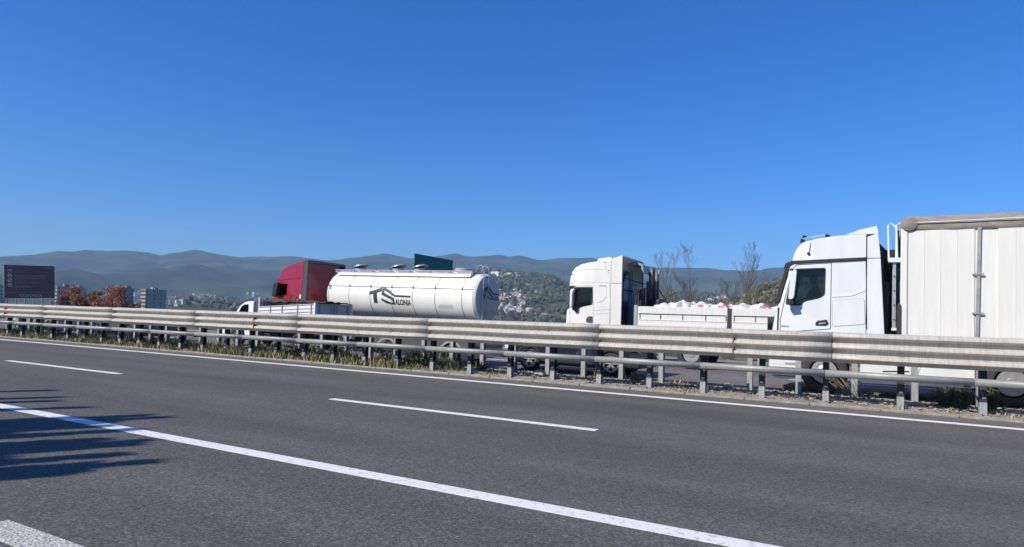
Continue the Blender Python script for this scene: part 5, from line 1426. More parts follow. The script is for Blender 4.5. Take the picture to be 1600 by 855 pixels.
# ------------------------------------------------------------------ cars beyond the barriers
def car(lab, X0, Y, L, H, paint, clad=None, wb=2.6, over=.85, est=False):
    """front at X0 (driving towards -X)"""
    R = thing('car', lab, 'car', (X0 + L / 2, Y, 0))
    W = 1.78; wx = (X0 + over, X0 + over + wb); r = .33
    def arch(c, rr_=.40):
        return [(c + rr_ * math.cos(rad(t)), .30 + rr_ * math.sin(rad(t))) for t in range(180, -1, -20)]
    belt = .92
    pr = [(X0 + .12, .24), (X0, .38), (X0 + .02, .62), (X0 + .15, .74), (X0 + .95, .90), (X0 + L * .30, belt + .02), (X0 + L - .12, belt + .06), (X0 + L - .02, .80), (X0 + L, .55), (X0 + L - .08, .26)]
    low = [(wx[1] + .40, .26)] + [(x, z) for x, z in arch(wx[1])][::-1] + [(wx[1] - .40, .24), (wx[0] + .40, .24)] + arch(wx[0])[::-1] + [(wx[0] - .40, .26)]
    pr = pr + low
    body = build('body', loft_body(pr, Y, Y + W, .22, .0, .10), paint, R, auto=35)
    g0 = X0 + L * .24; g1 = X0 + L - (.12 if est else .55)
    lo = [(g0, belt - .02), (g1, belt)]
    hi = [(X0 + L * .42, H - .03), (X0 + L * .60, H), (g1 - .28, H - .05)]
    vs = []; polyg = [lo[0], hi[0], hi[1], hi[2], lo[1]]
    for yy, k in ((Y + .06, 0), (Y + .26, 1), (Y + W - .26, 1), (Y + W - .06, 0)):
        pass
    def sec(k):  # k 0 belt level, 1 roof
        return
    b = MB()
    A = [(x, Y + .07 + (.17 if z > belt + .1 else 0), z) for x, z in polyg]; B = [(x, Y + W - .07 - (.17 if z > belt + .1 else 0), z) for x, z in polyg]
    b.add(A + B, [(0, 1, 2, 3, 4), (9, 8, 7, 6, 5), (0, 5, 6, 1), (1, 6, 7, 2), (2, 7, 8, 3), (3, 8, 9, 4), (4, 9, 5, 0)])
    gh = build('greenhouse', b, 'black', R, bevel=.03)
    b = MB(); b.add([(hi[0][0] + .05, Y + .25, H - .01), (hi[0][0] + .05, Y + W - .25, H - .01), (hi[1][0], Y + W - .24, H + .018), (hi[2][0], Y + W - .25, H - .03), (hi[2][0], Y + .25, H - .03), (hi[1][0], Y + .24, H + .018)], [(0, 1, 2, 5), (5, 2, 3, 4)])
    rf = build('roof', b, paint, R); s_ = rf.modifiers.new('t', 'SOLIDIFY'); s_.thickness = .03
    def pane(a, c, name='side_window'):
        for sd in (0, 1):
            f = lambda x, z: (x, (Y + .064 + .17 * (z - belt) / (H - belt)) if not sd else (Y + W - .064 - .17 * (z - belt) / (H - belt)), z)
            b = MB(); b.add([f(a[0], belt + .04), f(a[1], belt + .04), f(c[1], H - .1), f(c[0], H - .1)], [(0, 1, 2, 3)]); o = build(name, b, 'glass_dark', gh)
    m1 = X0 + L * .50
    pane((g0 + .35, m1 - .03), (hi[0][0] + .12, m1 - .03)); pane((m1 + .05, g1 - .35), (m1 + .05, g1 - .5))
    b = MB(); b.add([(g0 - .012, Y + .18, belt + .02), (g0 - .012, Y + W - .18, belt + .02), (hi[0][0] - .02, Y + W - .32, H - .06), (hi[0][0] - .02, Y + .32, H - .06)], [(0, 1, 2, 3)]); build('windscreen', b, 'glass_dark', gh)
    b = MB()
    seam(b, [(m1, .36), (m1, belt)], Y + .002, .01); seam(b, [(X0 + L * .30, .36), (X0 + L * .29, belt)], Y + .002, .01); seam(b, [(X0 + L - 1.15, .5), (X0 + L - 1.2, belt)], Y + .002, .01); build('door_seam', b, 'black', body)
    b = MB(); b.box(m1 - .28, m1 - .12, Y - .03, Y + .01, .78, .81); b.box(m1 + .75, m1 + .9, Y - .03, Y + .01, .79, .82); build('door_handle', b, paint, body)
    if clad:
        b = MB(); b.prism([(wx[0] + .45, .20), (wx[0] + .42, .42), (wx[1] - .42, .44), (wx[1] - .45, .20)], Y - .012, Y + .03); build('sill_cladding', b, clad, body, bevel=.01)
        for c in wx:
            o_, i_ = arch(c, .46), arch(c, .39); b = MB(); n = len(o_); b.prism(o_ + i_[::-1], Y - .012, Y + .05); build('arch_cladding', b, clad, body)
        b = MB(); b.prism([(X0 + L - .45, .22), (X0 + L - .42, .48), (X0 + L + .01, .52), (X0 + L + .0, .24)], Y - .008, Y + W + .008); build('rear_cladding', b, clad, body)
    b = MB(); b.box(wx[0] + .5, wx[1] - .5, Y - .016, Y, .485, .505); build('trim_strip', b, 'chrome', body)
    b = MB(); b.box(X0 - .02, X0 + .25, Y + .03, Y + .35, .60, .72); b.box(X0 - .02, X0 + .25, Y + W - .35, Y + W - .03, .60, .72); build('headlamp', b, 'lens', body, bevel=.02)
    b = MB(); b.box(X0 + L - .2, X0 + L + .012, Y + .0, Y + .3, .66, .82); b.box(X0 + L - .2, X0 + L + .012, Y + W - .3, Y + W - .0, .66, .82); build('tail_lamp', b, 'red_lens', body, bevel=.02)
    b = MB(); b.box(X0 + L * .33, X0 + L * .33 + .16, Y - .13, Y + .04, .92, 1.03); build('wing_mirror', b, 'black', body, bevel=.03)
    b = MB(); b.box(X0 + .2, X0 + L - .2, Y + .2, Y + W - .2, .2, .34); build('underbody', b, 'black', R)
    for x in wx:
        for yy, sd_ in ((Y + .02, -1), (Y + W - .02, 1)): wheel(R, x, yy, r, .2, 'car', 'alloy', side=sd_)
car('dark grey compact car with pale sills, behind the weeds in the middle', -14.30, 16.45, 4.15, 1.36, 'greycar', 'silver', 2.50, .83)
car('dark blue car with alloy wheels behind the barriers, ahead of the dropside trailer', -9.25, 16.75, 4.1, 1.37, 'navy', 'black', 2.50, .82)
car('silver car at the far left behind the barriers, followed by a dark one', -37.5, 16.5, 4.2, 1.36, 'silver', None, 2.55, .82, True)
car('dark grey car between the silver car and the small white tipper', -31.3, 16.6, 4.2, 1.37, 'greycar', 'black', 2.55, .82)

# ------------------------------------------------------------------ signs
def brown_sign():
    X = -90; y0, z0 = PX(12, 465, X)[0], 2.27; y1 = PX(90, 465, X)[0]; z1 = 6.25; W = y1 - y0
    R = thing('tourist_sign', 'large brown tourist sign reading COSENZA on a row of pale legs', 'road sign', (X, (y0 + y1) / 2, -3.5))
    b = MB(); b.box(X - .06, X, y0, y1, z0, z1); pn = build('panel', b, 'brown', R)
    b = MB(); b.box(X - .12, X - .06, y0 - .03, y1 + .03, z0 - .03, z1 + .03); build('frame', b, 'signback', R)
    f = lambda u, v: (y0 + W * u, z1 - (z1 - z0) * v)     # sign face coordinates, u to the right, v down
    b = MB()
    def rect(u0, v0, u1, v1, d=.006):
        a, c = f(u0, v0), f(u1, v1); b.add([(X + d, a[0], c[1]), (X + d, c[0], c[1]), (X + d, c[0], a[1]), (X + d, a[0], a[1])], [(0, 1, 2, 3)])
    rect(.0, .826, 1, .834)
    build('divider_line', b, 'signink2', pn)
    b = MB(); vs, fs = text_geo('COSENZA', 1, 1); h = max(v[1] for v in vs)
    b.add([(X + .006, *(lambda p: (p[0], p[1]))(f(.29 + v[0] * .45, .965 - v[1] / h * .085))) for v in vs], fs); build('lettering', b, 'signink', pn)
    for k, v_ in enumerate((.185, .325, .46, .60)):
        b = MB(); c = f(.105, v_)
        pts = [(X + .006, c[0] + .26 * math.cos(t * math.pi / 10), c[1] + .24 * math.sin(t * math.pi / 10)) for t in range(20)]
        b.add(pts, [tuple(range(20))])
        ic = build('round_icon', b, 'signink', pn)
        b = MB()
        if k == 0: rect(.06, v_ + .0, .15, v_ + .02, .01); rect(.095, v_ - .02, .115, v_ + .04, .01)
        elif k == 1: rect(.09, v_ - .0, .12, v_ + .05, .01)
        elif k == 2: rect(.07, v_ - .02, .10, v_, .01); rect(.11, v_ + .0, .14, v_ + .025, .01)
        else: rect(.08, v_ + .0, .13, v_ + .02, .01)
        build('icon_mark', b, 'brown', ic)
    b = MB()
    for v_, u1 in ((.20, .54), (.295, .86), (.33, .83), (.375, .83), (.40, .62), (.445, .44), (.50, .60), (.535, .70), (.60, .46), (.64, .62), (.665, .52)):
        u = .20
        while u < u1:   # illegible small print: short dashes
            w_ = rr(.02, .07); rect(u, v_, min(u + w_, u1), v_ + .016); u += w_ + .012
    rect(.03, .045, .17, .06); rect(.83, .06, .96, .075); rect(.835, .03, .845, .11); build('small_print', b, 'signink2', pn)
    for k in range(6):
        yy = y0 + .35 + k * (W - .7) / 5
        b = MB(); b.tube([(X - .2, yy, -3.6), (X - .2, yy, z1 - .4)], .07, 8); build('leg', b, 'galv_post', R)
        b = MB(); b.tube([(X - .2, yy, 1.9), (X - 1.5, yy, -3.6)], .05, 6); build('brace', b, 'galv_post', R)
    R.rotation_euler = (.06, 0, 0)
brown_sign()
def green_sign():
    X = -20.6; y0, y1 = PX(648, 400, X)[0], PX(708, 404, X)[0]; z1 = 4.82; z0 = 2.9; W = y1 - y0
    R = thing('direction_sign', 'dark green motorway direction sign rising behind the cream tank', 'road sign', (X, (y0 + y1) / 2, -.1))
    b = MB(); b.box(X - .05, X, y0, y1, z0, z1); pn = build('panel', b, 'green', R)
    for txt, u0, u1, v0, h_ in ((8, .05, .40, .45, .10), (4, .20, .42, .72, .12), (8, .58, .95, .62, .17)):
        vs, fs = strokes_geo(txt, txt + int(v0 * 100)); h = max(v[1] for v in vs)
        b = MB(); b.add([(X + .005, y0 + W * (u0 + v[0] * (u1 - u0)), z1 - (z1 - z0) * (v0 - v[1] / h * h_)) for v in vs], fs); build('faint_lettering', b, 'greenink', pn)
    for t in (.15, .85):
        b = MB(); b.tube([(X - .15, y0 + W * t, -.2), (X - .15, y0 + W * t, z1 - .1)], .07, 8); build('leg', b, 'galv_post', R)
    for zz in (3.2, 4.4):
        b = MB(); b.box(X - .09, X - .05, y0, y1, zz, zz + .08); build('rail', b, 'galv_post', R)
green_sign()

# ------------------------------------------------------------------ far buildings
M['wall_pale'] = mat('pale_plaster', (0.62, 0.58, 0.52), 0.9, var=0.15, scale=.3)
M['wall_white'] = mat('white_plaster', (0.78, 0.76, 0.72), 0.9, var=0.1, scale=.3)
M['wall_pink'] = mat('pink_plaster', (0.50, 0.36, 0.30), 0.9, var=0.15, scale=.3)
M['wall_grey'] = mat('grey_concrete_wall', (0.36, 0.33, 0.31), 0.9, var=0.2, scale=.3)
M['roof_tile'] = mat('clay_roof', (0.40, 0.28, 0.22), 0.9, var=0.35, scale=.5)
M['roof_grey'] = mat('grey_roof', (0.30, 0.28, 0.26), 0.9, var=0.3, scale=.5)
M['pane'] = mat('window_pane', (0.03, 0.035, 0.045), 0.2)

def house_mesh(wd, dp, h, wall, roof, rh):
    b = MB(); b.m = 0
    b.box(-wd / 2, wd / 2, -dp / 2, dp / 2, -4, h)
    b.m = 1
    e = .5
    b.add([(-wd / 2 - e, -dp / 2 - e, h), (wd / 2 + e, -dp / 2 - e, h), (wd / 2 + e, dp / 2 + e, h), (-wd / 2 - e, dp / 2 + e, h), (-wd * .25, 0, h + rh), (wd * .25, 0, h + rh)],
          [(0, 1, 5, 4), (1, 2, 5), (2, 3, 4, 5), (3, 0, 4), (3, 2, 1, 0)])
    b.m = 2
    for s in (-1, 1):
        for k in range(3):
            for zz in np.arange(1.0, h - 1.6, 3.0):
                x = (k - 1) * wd * .3
                b.box(x - .5, x + .5, s * dp / 2 - .06, s * dp / 2 + .06, zz, zz + 1.4)
                y = (k - 1) * dp * .3
                b.box(s * wd / 2 - .06, s * wd / 2 + .06, y - .5, y + .5, zz, zz + 1.4)
    me = bpy.data.meshes.new('house'); me.from_pydata(b.v, [], b.f)
    for m_ in (wall, roof, 'pane'): me.materials.append(M[m_])
    me.polygons.foreach_set('material_index', b.mi); return me
hm = [house_mesh(11, 9, 7, 'wall_white', 'roof_tile', 2.2), house_mesh(14, 10, 6.5, 'wall_pale', 'roof_tile', 2.4), house_mesh(9, 9, 9.5, 'wall_white', 'roof_grey', 1.0),
      house_mesh(16, 9, 6, 'wall_pink', 'roof_tile', 2.2), house_mesh(10, 12, 8, 'wall_pale', 'roof_grey', 1.6), house_mesh(22, 12, 12, 'wall_white', 'roof_grey', .8)]
def place_house(me, x, y, lab, grp, rot=None, s=1.0, cat='house', name='house'):
    o = bpy.data.objects.new(name, me); COL.objects.link(o)
    z = ground_z(x, y)
    o.location = (x, y, z); o.rotation_euler = (0, 0, rr(0, 3.14) if rot is None else rot); o.scale = (s, s, s)
    return tag(o, lab, cat, grp)
clusters = [
    ('main', 78, 117.33, 119.45, 0.0121, 0.0414, (0, 2, 4, 1, 2, 3, 0), 'small house with a clay or pale roof packed into the main hillside village', 'houses of the main hillside village'),
    ('top', 12, 117.61, 118.26, 0.0369, 0.0472, (0, 2, 0), 'bright white house at the upper tip of the main hillside village', 'white houses at the tip of the village'),
    ('lane', 16, 116.67, 117.72, 0.0252, 0.0388, (0, 1, 2), 'pale house strung along the lane right of the main village', 'houses along the lane right of the village'),
    ('crest', 20, 118.46, 119.93, 0.064, 0.0765, (2, 0, 4), 'pale house on the wooded crest above the tanker rear', 'houses on the crest left'),
    ('crest2', 14, 117.09, 118.14, 0.064, 0.0735, (2, 0, 1), 'whitish house in the middle of the wooded crest', 'houses on the crest middle'),
    ('mid', 14, 116.01, 117.18, 0.0435, 0.0572, (1, 4, 3), 'buff house among trees halfway up the wooded hill', 'houses halfway up the hill'),
    ('low', 16, 115.94, 116.88, 0.0037, 0.0172, (3, 4, 1), 'dull tiled house at the foot of the wooded hill, nearest the white cab', 'houses at the foot of the hill'),
    ('left', 5, 119.21, 119.57, 0.036, 0.0453, (2, 0), 'white house just right of the tank end on the hillside', 'houses right of the tank end'),
    ('lowr', 5, 114.91, 115.72, 0.0014, 0.0118, (3, 4), 'reddish low house right at the barrier top before the middle cab', 'houses before the middle cab'),
    ('hl', 16, 143.28, 144.88, 0.0164, 0.0215, (0, 2), 'tiny white house in the far hamlet left of the small tipper', 'far hamlet left of the tipper'),
    ('hl2', 12, 145.56, 146.67, 0.0043, 0.0149, (0, 2), 'tiny white house on the low slope right of the apartment tower', 'houses right of the tower'),
    ('hl3', 8, 139.61, 141.1, 0.018, 0.027, (0, 2), 'tiny white house on the slope above the small tipper', 'houses above the tipper'),
    ('city', 16, 146.73, 149.14, 0.0034, 0.022, (0, 2, 5), 'small pale house in the haze around the apartment tower', 'houses around the tower'),
    ('r2', 9, 99.62, 102.5, 0.040, 0.0475, (0, 1), 'small white house at the foot of the bare trees', 'houses below the bare trees'),
]
for nm, n, a0, a1, e0, e1, kinds, lab, grp in clusters:
    for i in range(n):
        for _ in range(6):
            a, e = rr(a0, a1), rr(e0, e1)
            p = on_slope(a, e, 700, 5200)
            if p: break
        if p:
            place_house(hm[rnd.choice(kinds)], p[0], p[1], lab, grp, s=(rr(.6, .88) if math.hypot(*p) < 2200 else rr(.8, 1.3)))
p = on_slope(119.95, .069, 700, 2200)
if p: place_house(hm[5], p[0], p[1], 'tall white block standing alone on the crest right above the tank end', None, s=1.05, cat='apartment block', name='apartment_block')
p = on_slope(114.56, .0495, 700, 2200)
if p: place_house(hm[2], p[0], p[1], 'single bright white house alone on the dark wooded slope left of the middle cab', None, s=.9)
# chapel
p = on_slope(116.7, .0735, 700, 2200)
if p:
    R = thing('church', 'white church with a pointed spire on the crest of the wooded hill', 'church', (p[0], p[1], ground_z(*p)))
    b = MB(); z = R.location.z; b.box(p[0] - 12, p[0] + 12, p[1] - 5, p[1] + 5, z - 3, z + 7); w_ = build('wall', b, 'wall_white', R)
    b = MB(); b.prismx([(p[1] - 5.5, z + 7), (p[1] + 5.5, z + 7), (p[1], z + 10)], p[0] - 12.4, p[0] + 12.4); build('roof', b, 'roof_tile', R)
    b = MB(); b.box(p[0] - 15, p[0] - 11.5, p[1] - 2, p[1] + 2, z - 3, z + 12); b.add([(p[0] - 15, p[1] - 2, z + 12), (p[0] - 11.5, p[1] - 2, z + 12), (p[0] - 11.5, p[1] + 2, z + 12), (p[0] - 15, p[1] + 2, z + 12), (p[0] - 13.2, p[1], z + 19)], [(0, 1, 4), (1, 2, 4), (2, 3, 4), (3, 0, 4)]); build('spire', b, 'wall_white', R)

def tower(a, r, w_, d_, top, rot, wall, lab, floors=9, cols=6, name='apartment_tower', wall2=None, win=True):
    x, y = r * math.cos(rad(a)), r * math.sin(rad(a)); zb = ground_z(x, y) - 1
    R = thing(name, lab, 'apartment block', (x, y, zb)); R.rotation_euler = (0, 0, rot)
    h = top - zb
    b = MB(); b.box(x - w_ / 2, x + w_ / 2, y - d_ / 2, y + d_ / 2, zb, zb + h); wl = build('wall', b, wall, R)
    b = MB(); b.box(x - w_ / 2 - .3, x + w_ / 2 + .3, y - d_ / 2 - .3, y + d_ / 2 + .3, zb + h, zb + h + .5); b.box(x - 2, x + 2, y - 2, y + 2, zb + h + .5, zb + h + 2.6); b.box(x - w_ * .4, x - w_ * .3, y - 1, y + 1, zb + h + .5, zb + h + 1.6); b.box(x + w_ * .25, x + w_ * .4, y - 1, y + 2, zb + h + .5, zb + h + 1.9); build('roof', b, 'roof_grey', R)
    if not win: return R
    fh = h / floors
    b = MB(); b.box(-.65, .65, -.06, .06, -.75, .75)
    b2 = MB(); b2.box(-.06, .06, -.65, .65, -.75, .75)
    first = {}
    for f in range(floors):
        zc = zb + fh * (f + .55)
        for c in range(cols):
            for s in (-1, 1):
                t = (c + .5) / cols - .5
                for key, mbx, px, py in (('x', b, x + t * w_, y + s * d_ / 2), ('y', b2, x + s * w_ / 2, y + t * d_)):
                    if key == 'y' and c % 2: continue
                    if key not in first:
                        q = MB(); q.v = [(v[0] + x, v[1] + y, v[2] + zb) for v in mbx.v]; q.f = mbx.f; q.mi = mbx.mi
                        o = build('window', q, 'pane', R); first[key] = o
                    else:
                        o = first[key].copy(); COL.objects.link(o)
                    o.location = (px - x, py - y, zc - zb)
        # balcony slab lines
    b = MB()
    for f in range(1, floors):
        zc = zb + fh * f
        b.box(x - w_ / 2 - .08, x + w_ / 2 + .08, y - d_ / 2 - .08, y + d_ / 2 + .08, zc - .08, zc + .08)
    build('floor_band', b, wall2 or wall, R)
    return R
tower(147.66, 694, 9.5, 19.0, 19.4, rad(-6), 'wall_grey', 'lone grey apartment tower with one pale sunlit side, right of the russet trees', 9, 6)
tower(157.35, 760, 12, 18, 18.4, rad(-12), 'wall_grey', 'grey balconied apartment block cut by the left picture edge, left of the brown sign', 9, 6, wall2='wall_pale')
tower(153.3, 735, 5, 15, 19.4, rad(-12), 'wall_grey', 'plain dark block just right of the brown sign', 9, 4)
tower(152.55, 705, 7.5, 12, 18.3, rad(30), 'wall_pink', 'pinkish block behind the left crown of the russet trees', 9, 3)
tower(150.1, 700, 14, 12, 20.2, rad(35), 'wall_pink', 'pinkish block with a dark roof behind the tallest russet tree', 9, 5)
tower(149.4, 720, 5, 9, 20.4, rad(-10), 'wall_grey', 'narrow dark block at the right edge of the russet trees', 9, 3)

# ------------------------------------------------------------------ woods on the hills
def ico(sub):
    bm = bmesh.new(); bmesh.ops.create_icosphere(bm, subdivisions=sub, radius=1)
    v = np.array([v.co[:] for v in bm.verts]); f = np.array([[q.index for q in p.verts] for p in bm.faces]); bm.free(); return v, f
def wood(name, lab, n, a0, a1, r0, r1, s0, s1, mats, dens, sub=2, seed=3):
    g = np.random.RandomState(seed); V0, F0 = ico(sub); Vs, Fs, k = [], [], 0; mi = []
    for _ in range(n):
        a = g.uniform(a0, a1); r = g.uniform(r0, r1); x, y = r * math.cos(rad(a)), r * math.sin(rad(a))
        if g.rand() > dens(x, y, a, r): continue
        s = g.uniform(s0, s1); j = 1 + g.uniform(-.34, .34, len(V0))
        v = V0 * j[:, None] * np.array([s, s, s * g.uniform(.8, 1.25)]) ; v[:, 2] += s * .55 + ground_z(x, y); v[:, 0] += x; v[:, 1] += y
        Vs.append(v); Fs.append(F0 + k); k += len(v); mi += [g.randint(len(mats))] * len(F0)
    me = bpy.data.meshes.new(name); V = np.concatenate(Vs); F = np.concatenate(Fs)
    me.from_pydata(V.tolist(), [], F.tolist())
    for m_ in mats: me.materials.append(M[m_])
    me.polygons.foreach_set('material_index', mi)
    o = bpy.data.objects.new(name, me); COL.objects.link(o); stuff(o); return tag(o, lab, 'woodland')
M['w1'] = mat('dark_foliage', (0.042, 0.058, 0.028), 0.9, var=0.4, scale=.2)
M['w2'] = mat('olive_foliage', (0.08, 0.088, 0.045), 0.9, var=0.4, scale=.2)
M['w3'] = mat('dusty_foliage', (0.125, 0.12, 0.07), 0.9, var=0.3, scale=.2)
M['w4'] = mat('tan_scrub', (0.22, 0.17, 0.10), 0.9, var=0.3, scale=.2)
wood('woodland', 'dark woods covering the hill with the villages', 12000, 101, 126, 1000, 1830, 2.4, 7.0, ('w1', 'w1', 'w2', 'w2', 'w3'),
     lambda x, y, a, r: (1 if noise.noise(Vector((x / 120, y / 200, 2))) > -.05 else .07) * (.35 if 117.2 < a < 119.6 and 1000 < r < 1450 else 1), 2)
wood('woodland', 'woods on the low distant slope behind the red cab', 3500, 126, 150, 1300, 1830, 3, 6, ('w2', 'w3'), lambda x, y, a, r: 1 if noise.noise(Vector((x / 200, y / 200, 5))) > -.1 else .2, 1, 5)
wood('scrub', 'olive and tan scrub on the near slope behind the bare trees', 3800, 84, 103, 200, 530, 0.8, 2.6, ('w2', 'w1', 'w3', 'w3', 'w4'), lambda x, y, a, r: .9 if noise.noise(Vector((x / 30, y / 60, 8))) > -.1 else .25, 2, 8)

# ------------------------------------------------------------------ trees
def leaf_cloud(lf, c, R3, n, size, r_):
    for _ in range(n):
        u = Vector((r_.gauss(0, 1), r_.gauss(0, 1), r_.gauss(0, 1))).normalized() * (r_.random() ** .45)
        p = Vector((c[0] + u.x * R3[0], c[1] + u.y * R3[1], c[2] + u.z * R3[2]))
        a = Vector((r_.gauss(0, 1), r_.gauss(0, 1), r_.gauss(0, 1))).normalized(); b_ = a.cross(Vector((r_.gauss(0, 1), r_.gauss(0, 1), r_.gauss(0, 1)))).normalized()
        s = size * r_.uniform(.5, 1.2)
        lf.add([p - a * s, p + b_ * s * .6, p + a * s, p - b_ * s * .6], [(0, 1, 2, 3)])
def leafy(x, y, zb, top, wd, lab, m, seed, n=9000, size=.125):
    r_ = random.Random(seed); R = thing('tree', lab, 'tree', (x, y, zb), 'russet trees beside the brown sign')
    H_ = top - zb
    b = MB(); b.tube([(x, y, zb), (x + .1, y, zb + H_ * .4), (x, y + .1, zb + H_ * .75)], [.25, .18, .08], 8); build('trunk', b, 'bark', R)
    lf, br = MB(), MB()
    nb = 26
    for k in range(nb):
        a = r_.uniform(0, 6.28); q = r_.random() ** .5 * wd / 2; zz = zb + H_ * r_.uniform(.38, .93) ; q *= (1 - ((zz - zb) / H_ - .45) ** 2 * 1.9)
        c = (x + q * math.cos(a), y + q * math.sin(a), zz)
        s = r_.uniform(.6, 1.2) * wd * .19
        br.tube([(x, y, zz - H_ * .2), c], [.06, .02], 4)
        leaf_cloud(lf, c, (s, s, s * .75), n // nb, size, r_)
    build('branches', br, 'bark', R); build('crown', lf, m, R)
leafy(-128.6, 66.6, -3.5, 5.35, 5.6, 'russet autumn tree, the left full crown nearest the brown sign', ['redleaf'][0], 1)
leafy(-125.2, 68.5, -3.5, 4.6, 4.6, 'browner russet tree between the two taller crowns', 'redleaf2', 2)
leafy(-122.4, 70.2, -3.5, 5.75, 6.0, 'tallest russet tree, the right crown of the row beside the brown sign', 'redleaf', 3, 11000)
leafy(-131.2, 65.2, -3.5, 3.3, 4.4, 'low brown tree at the foot of the brown sign', 'redleaf2', 4, 6000)
leafy(-119.5, 72.0, -3.5, 2.6, 3.2, 'low greenish brown bush at the right end of the russet trees', 'redleaf2', 5, 3600)

def bare_tree(x, y, zb, h, lab, seed, lean=0.0, stems=3, spread=.32):
    r_ = random.Random(seed); R = thing('bare_tree', lab, 'tree', (x, y, zb), 'bare trees behind the dropside trailer')
    tr, br = MB(), MB()
    def grow(p, d, L, r, lev):
        n = 4; pts = [p]; rs_ = [r]
        for k in range(n):
            d = (d + Vector((r_.gauss(0, .10), r_.gauss(0, .10), r_.gauss(.05, .05)))).normalized(); p = p + d * L / n; pts.append(p); rs_.append(r * (1 - .55 * (k + 1) / n))
            if lev < 4 and (k > 0 or lev > 0) and r_.random() < (.9 if lev else .75):
                for _ in range(1 if lev != 1 else 2):
                    sd_ = Vector((r_.gauss(0, 1), r_.gauss(0, 1), 0)).normalized(); dd = (d + sd_ * r_.uniform(.3, .75) + Vector((0, 0, .25))).normalized()
                    grow(p, dd, L * r_.uniform(.42, .66) * (1.15 - .2 * k), rs_[-1] * .6, lev + 1)
        (tr if lev == 0 else br).tube(pts, [max(q, .0075) for q in rs_], 5 if lev < 2 else 3, cap=False)
    for s in range(stems):
        a = r_.uniform(0, 6.28); d = Vector((math.cos(a) * spread + lean, math.sin(a) * spread, 1)).normalized()
        grow(Vector((x + .2 * math.cos(a), y + .2 * math.sin(a), zb)), d, h * (1 if s == 0 else r_.uniform(.55, .9)), .062 * h / 9, 0)
    build('trunk', tr, 'bark', R); build('branches', br, 'bark', R)
bare_tree(-13.6, 60.4, -3.0, 9.4, 'bare leafless tree, the leftmost and broadest behind the dropside trailer', 11, 0, 3, .07)
bare_tree(-12.6, 61.2, -3.0, 8.8, 'bare leafless tree standing close to the right of the leftmost one', 12, .03, 2, .06)
bare_tree(-9.9, 62.5, -3.0, 8.8, 'slender bare tree in the middle of the leafless group', 23, -.03, 2, .06)
bare_tree(-8.9, 63.2, -3.0, 8.6, 'bare tree with pale trunk, rightmost of the leafless group before the lorry cab', 14, 0, 2, .05)
bare_tree(-11.3, 62.0, -3.0, 6.4, 'short leaning bare tree left of the slender middle one', 15, -.35, 2, .2)
bare_tree(-14.9, 60.3, -3.0, 5.2, 'small thin bare tree at the far left of the leafless group', 16, .05, 1, .05)

# ------------------------------------------------------------------ young cypresses beside the lay-by, out of the picture; they throw the streaked shadow
def cypress(tipx, tipy, h, lab, seed, wd=.55):
    r_ = random.Random(seed); L = h / math.tan(rad(SUN_EL)); x, y = tipx - .4756 * L, tipy - .8797 * L
    R = thing('cypress_tree', lab, 'cypress', (x, y, -.02), 'young cypresses beside the shoulder')
    b = MB(); b.tube([(x, y, -.1), (x, y, h * .5), (x, y, h)], [.07, .045, .008], 6); build('trunk', b, 'bark', R)
    lf = MB()
    for k in range(2600):
        t = r_.random() ** .8; zz = .25 + (h - .2) * t
        w_ = wd * (1 - t) ** 1.2 * (0.75 + .35 * math.sin(zz * 5 + seed)) + .03
        a = r_.uniform(0, 6.28); q = w_ * r_.random() ** .5
        c = Vector((x + q * math.cos(a), y + q * math.sin(a), zz))
        d = Vector((math.cos(a) * .25 + r_.gauss(0, .1), math.sin(a) * .25 + r_.gauss(0, .1), 1)).normalized(); LL = r_.uniform(.12, .34)
        sd_ = d.cross(Vector((r_.gauss(0, 1), r_.gauss(0, 1), .01))).normalized() * LL * .14
        lf.add([c, c + d * LL * .5 + sd_, c + d * LL, c + d * LL * .5 - sd_], [(0, 1, 2, 3)])
    build('crown', lf, 'cane', R)
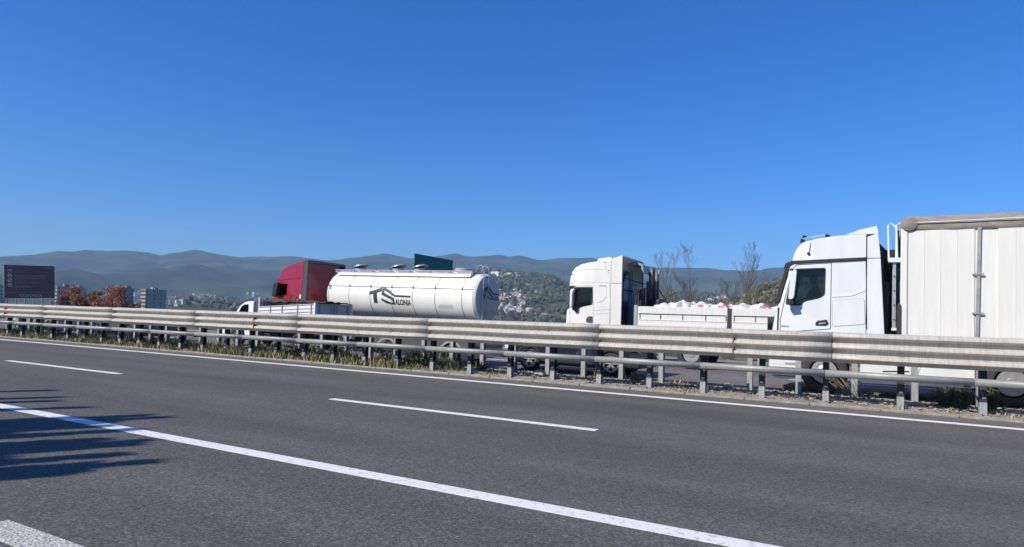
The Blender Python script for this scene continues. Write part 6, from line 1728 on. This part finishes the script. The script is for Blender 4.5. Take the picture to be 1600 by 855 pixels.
tips = [(46, 611, 5.2, .25), (50, 622, 5.4, .3), (40, 628, 5.2, .35), (90, 638, 5.4, .3), (185, 651, 5.0, .3), (214, 654, 5.6, .16), (130, 661, 5.2, .55), (120, 668, 5.6, .5), (165, 674, 4.8, .35), (60, 655, 5.6, .9), (30, 665, 5.0, 1.0),
        (172, 692, 5.2, .35), (150, 698, 4.8, .5), (110, 690, 5.4, .7), (140, 713, 4.8, .3), (182, 725, 5.4, .28), (70, 730, 5.0, .5), (53, 743, 4.6, .25), (20, 700, 5.4, .9), (-40, 680, 5.6, .9), (-60, 720, 5.2, .8), (105, 664, 5.0, 1.0), (95, 690, 5.2, 1.0), (100, 716, 4.8, .8)]
order = ['first', 'second', 'third', 'fourth', 'fifth', 'sixth', 'seventh', 'eighth', 'ninth', 'tenth', 'eleventh', 'twelfth', 'thirteenth', 'fourteenth', 'fifteenth', 'sixteenth', 'seventeenth', 'eighteenth', 'nineteenth', 'twentieth', 'twenty-first', 'twenty-second', 'twenty-third', 'last']
def PZ(px, py):
    d = CM @ Vector(((px - 800) / FPX, -(py - 427.5 - SHIFT * 1600) / FPX, -1)); t = -EYE / d.z
    return d.x * t, d.y * t
tips = sorted([(*PZ(px_, py_), h, wd_) for px_, py_, h, wd_ in tips], key=lambda q: q[0])
for i, (tx, ty, h, wd_) in enumerate(tips):
    cypress(tx, ty, h, order[i] + ' young green cypress from the far end of the roadside row', 70 + i, wd_)

# ------------------------------------------------------------------ air
b = MB(); b.box(-7400, 7400, -7400, 7400, -60, 760)
hz = build('haze', b, 'white', None, at=(0, 0, 0)); stuff(hz)
m = bpy.data.materials.new('haze'); m.use_nodes = True
n_, l_ = m.node_tree.nodes, m.node_tree.links
n_.remove(n_['Principled BSDF'])
pv = n_.new('ShaderNodeVolumePrincipled'); pv.inputs['Density'].default_value = 0.000125; pv.inputs['Color'].default_value = (0.44, 0.67, 0.96, 1); pv.inputs['Anisotropy'].default_value = 0.0
l_.new(pv.outputs[0], n_['Material Output'].inputs['Volume'])
hz.data.materials.clear(); hz.data.materials.append(m)
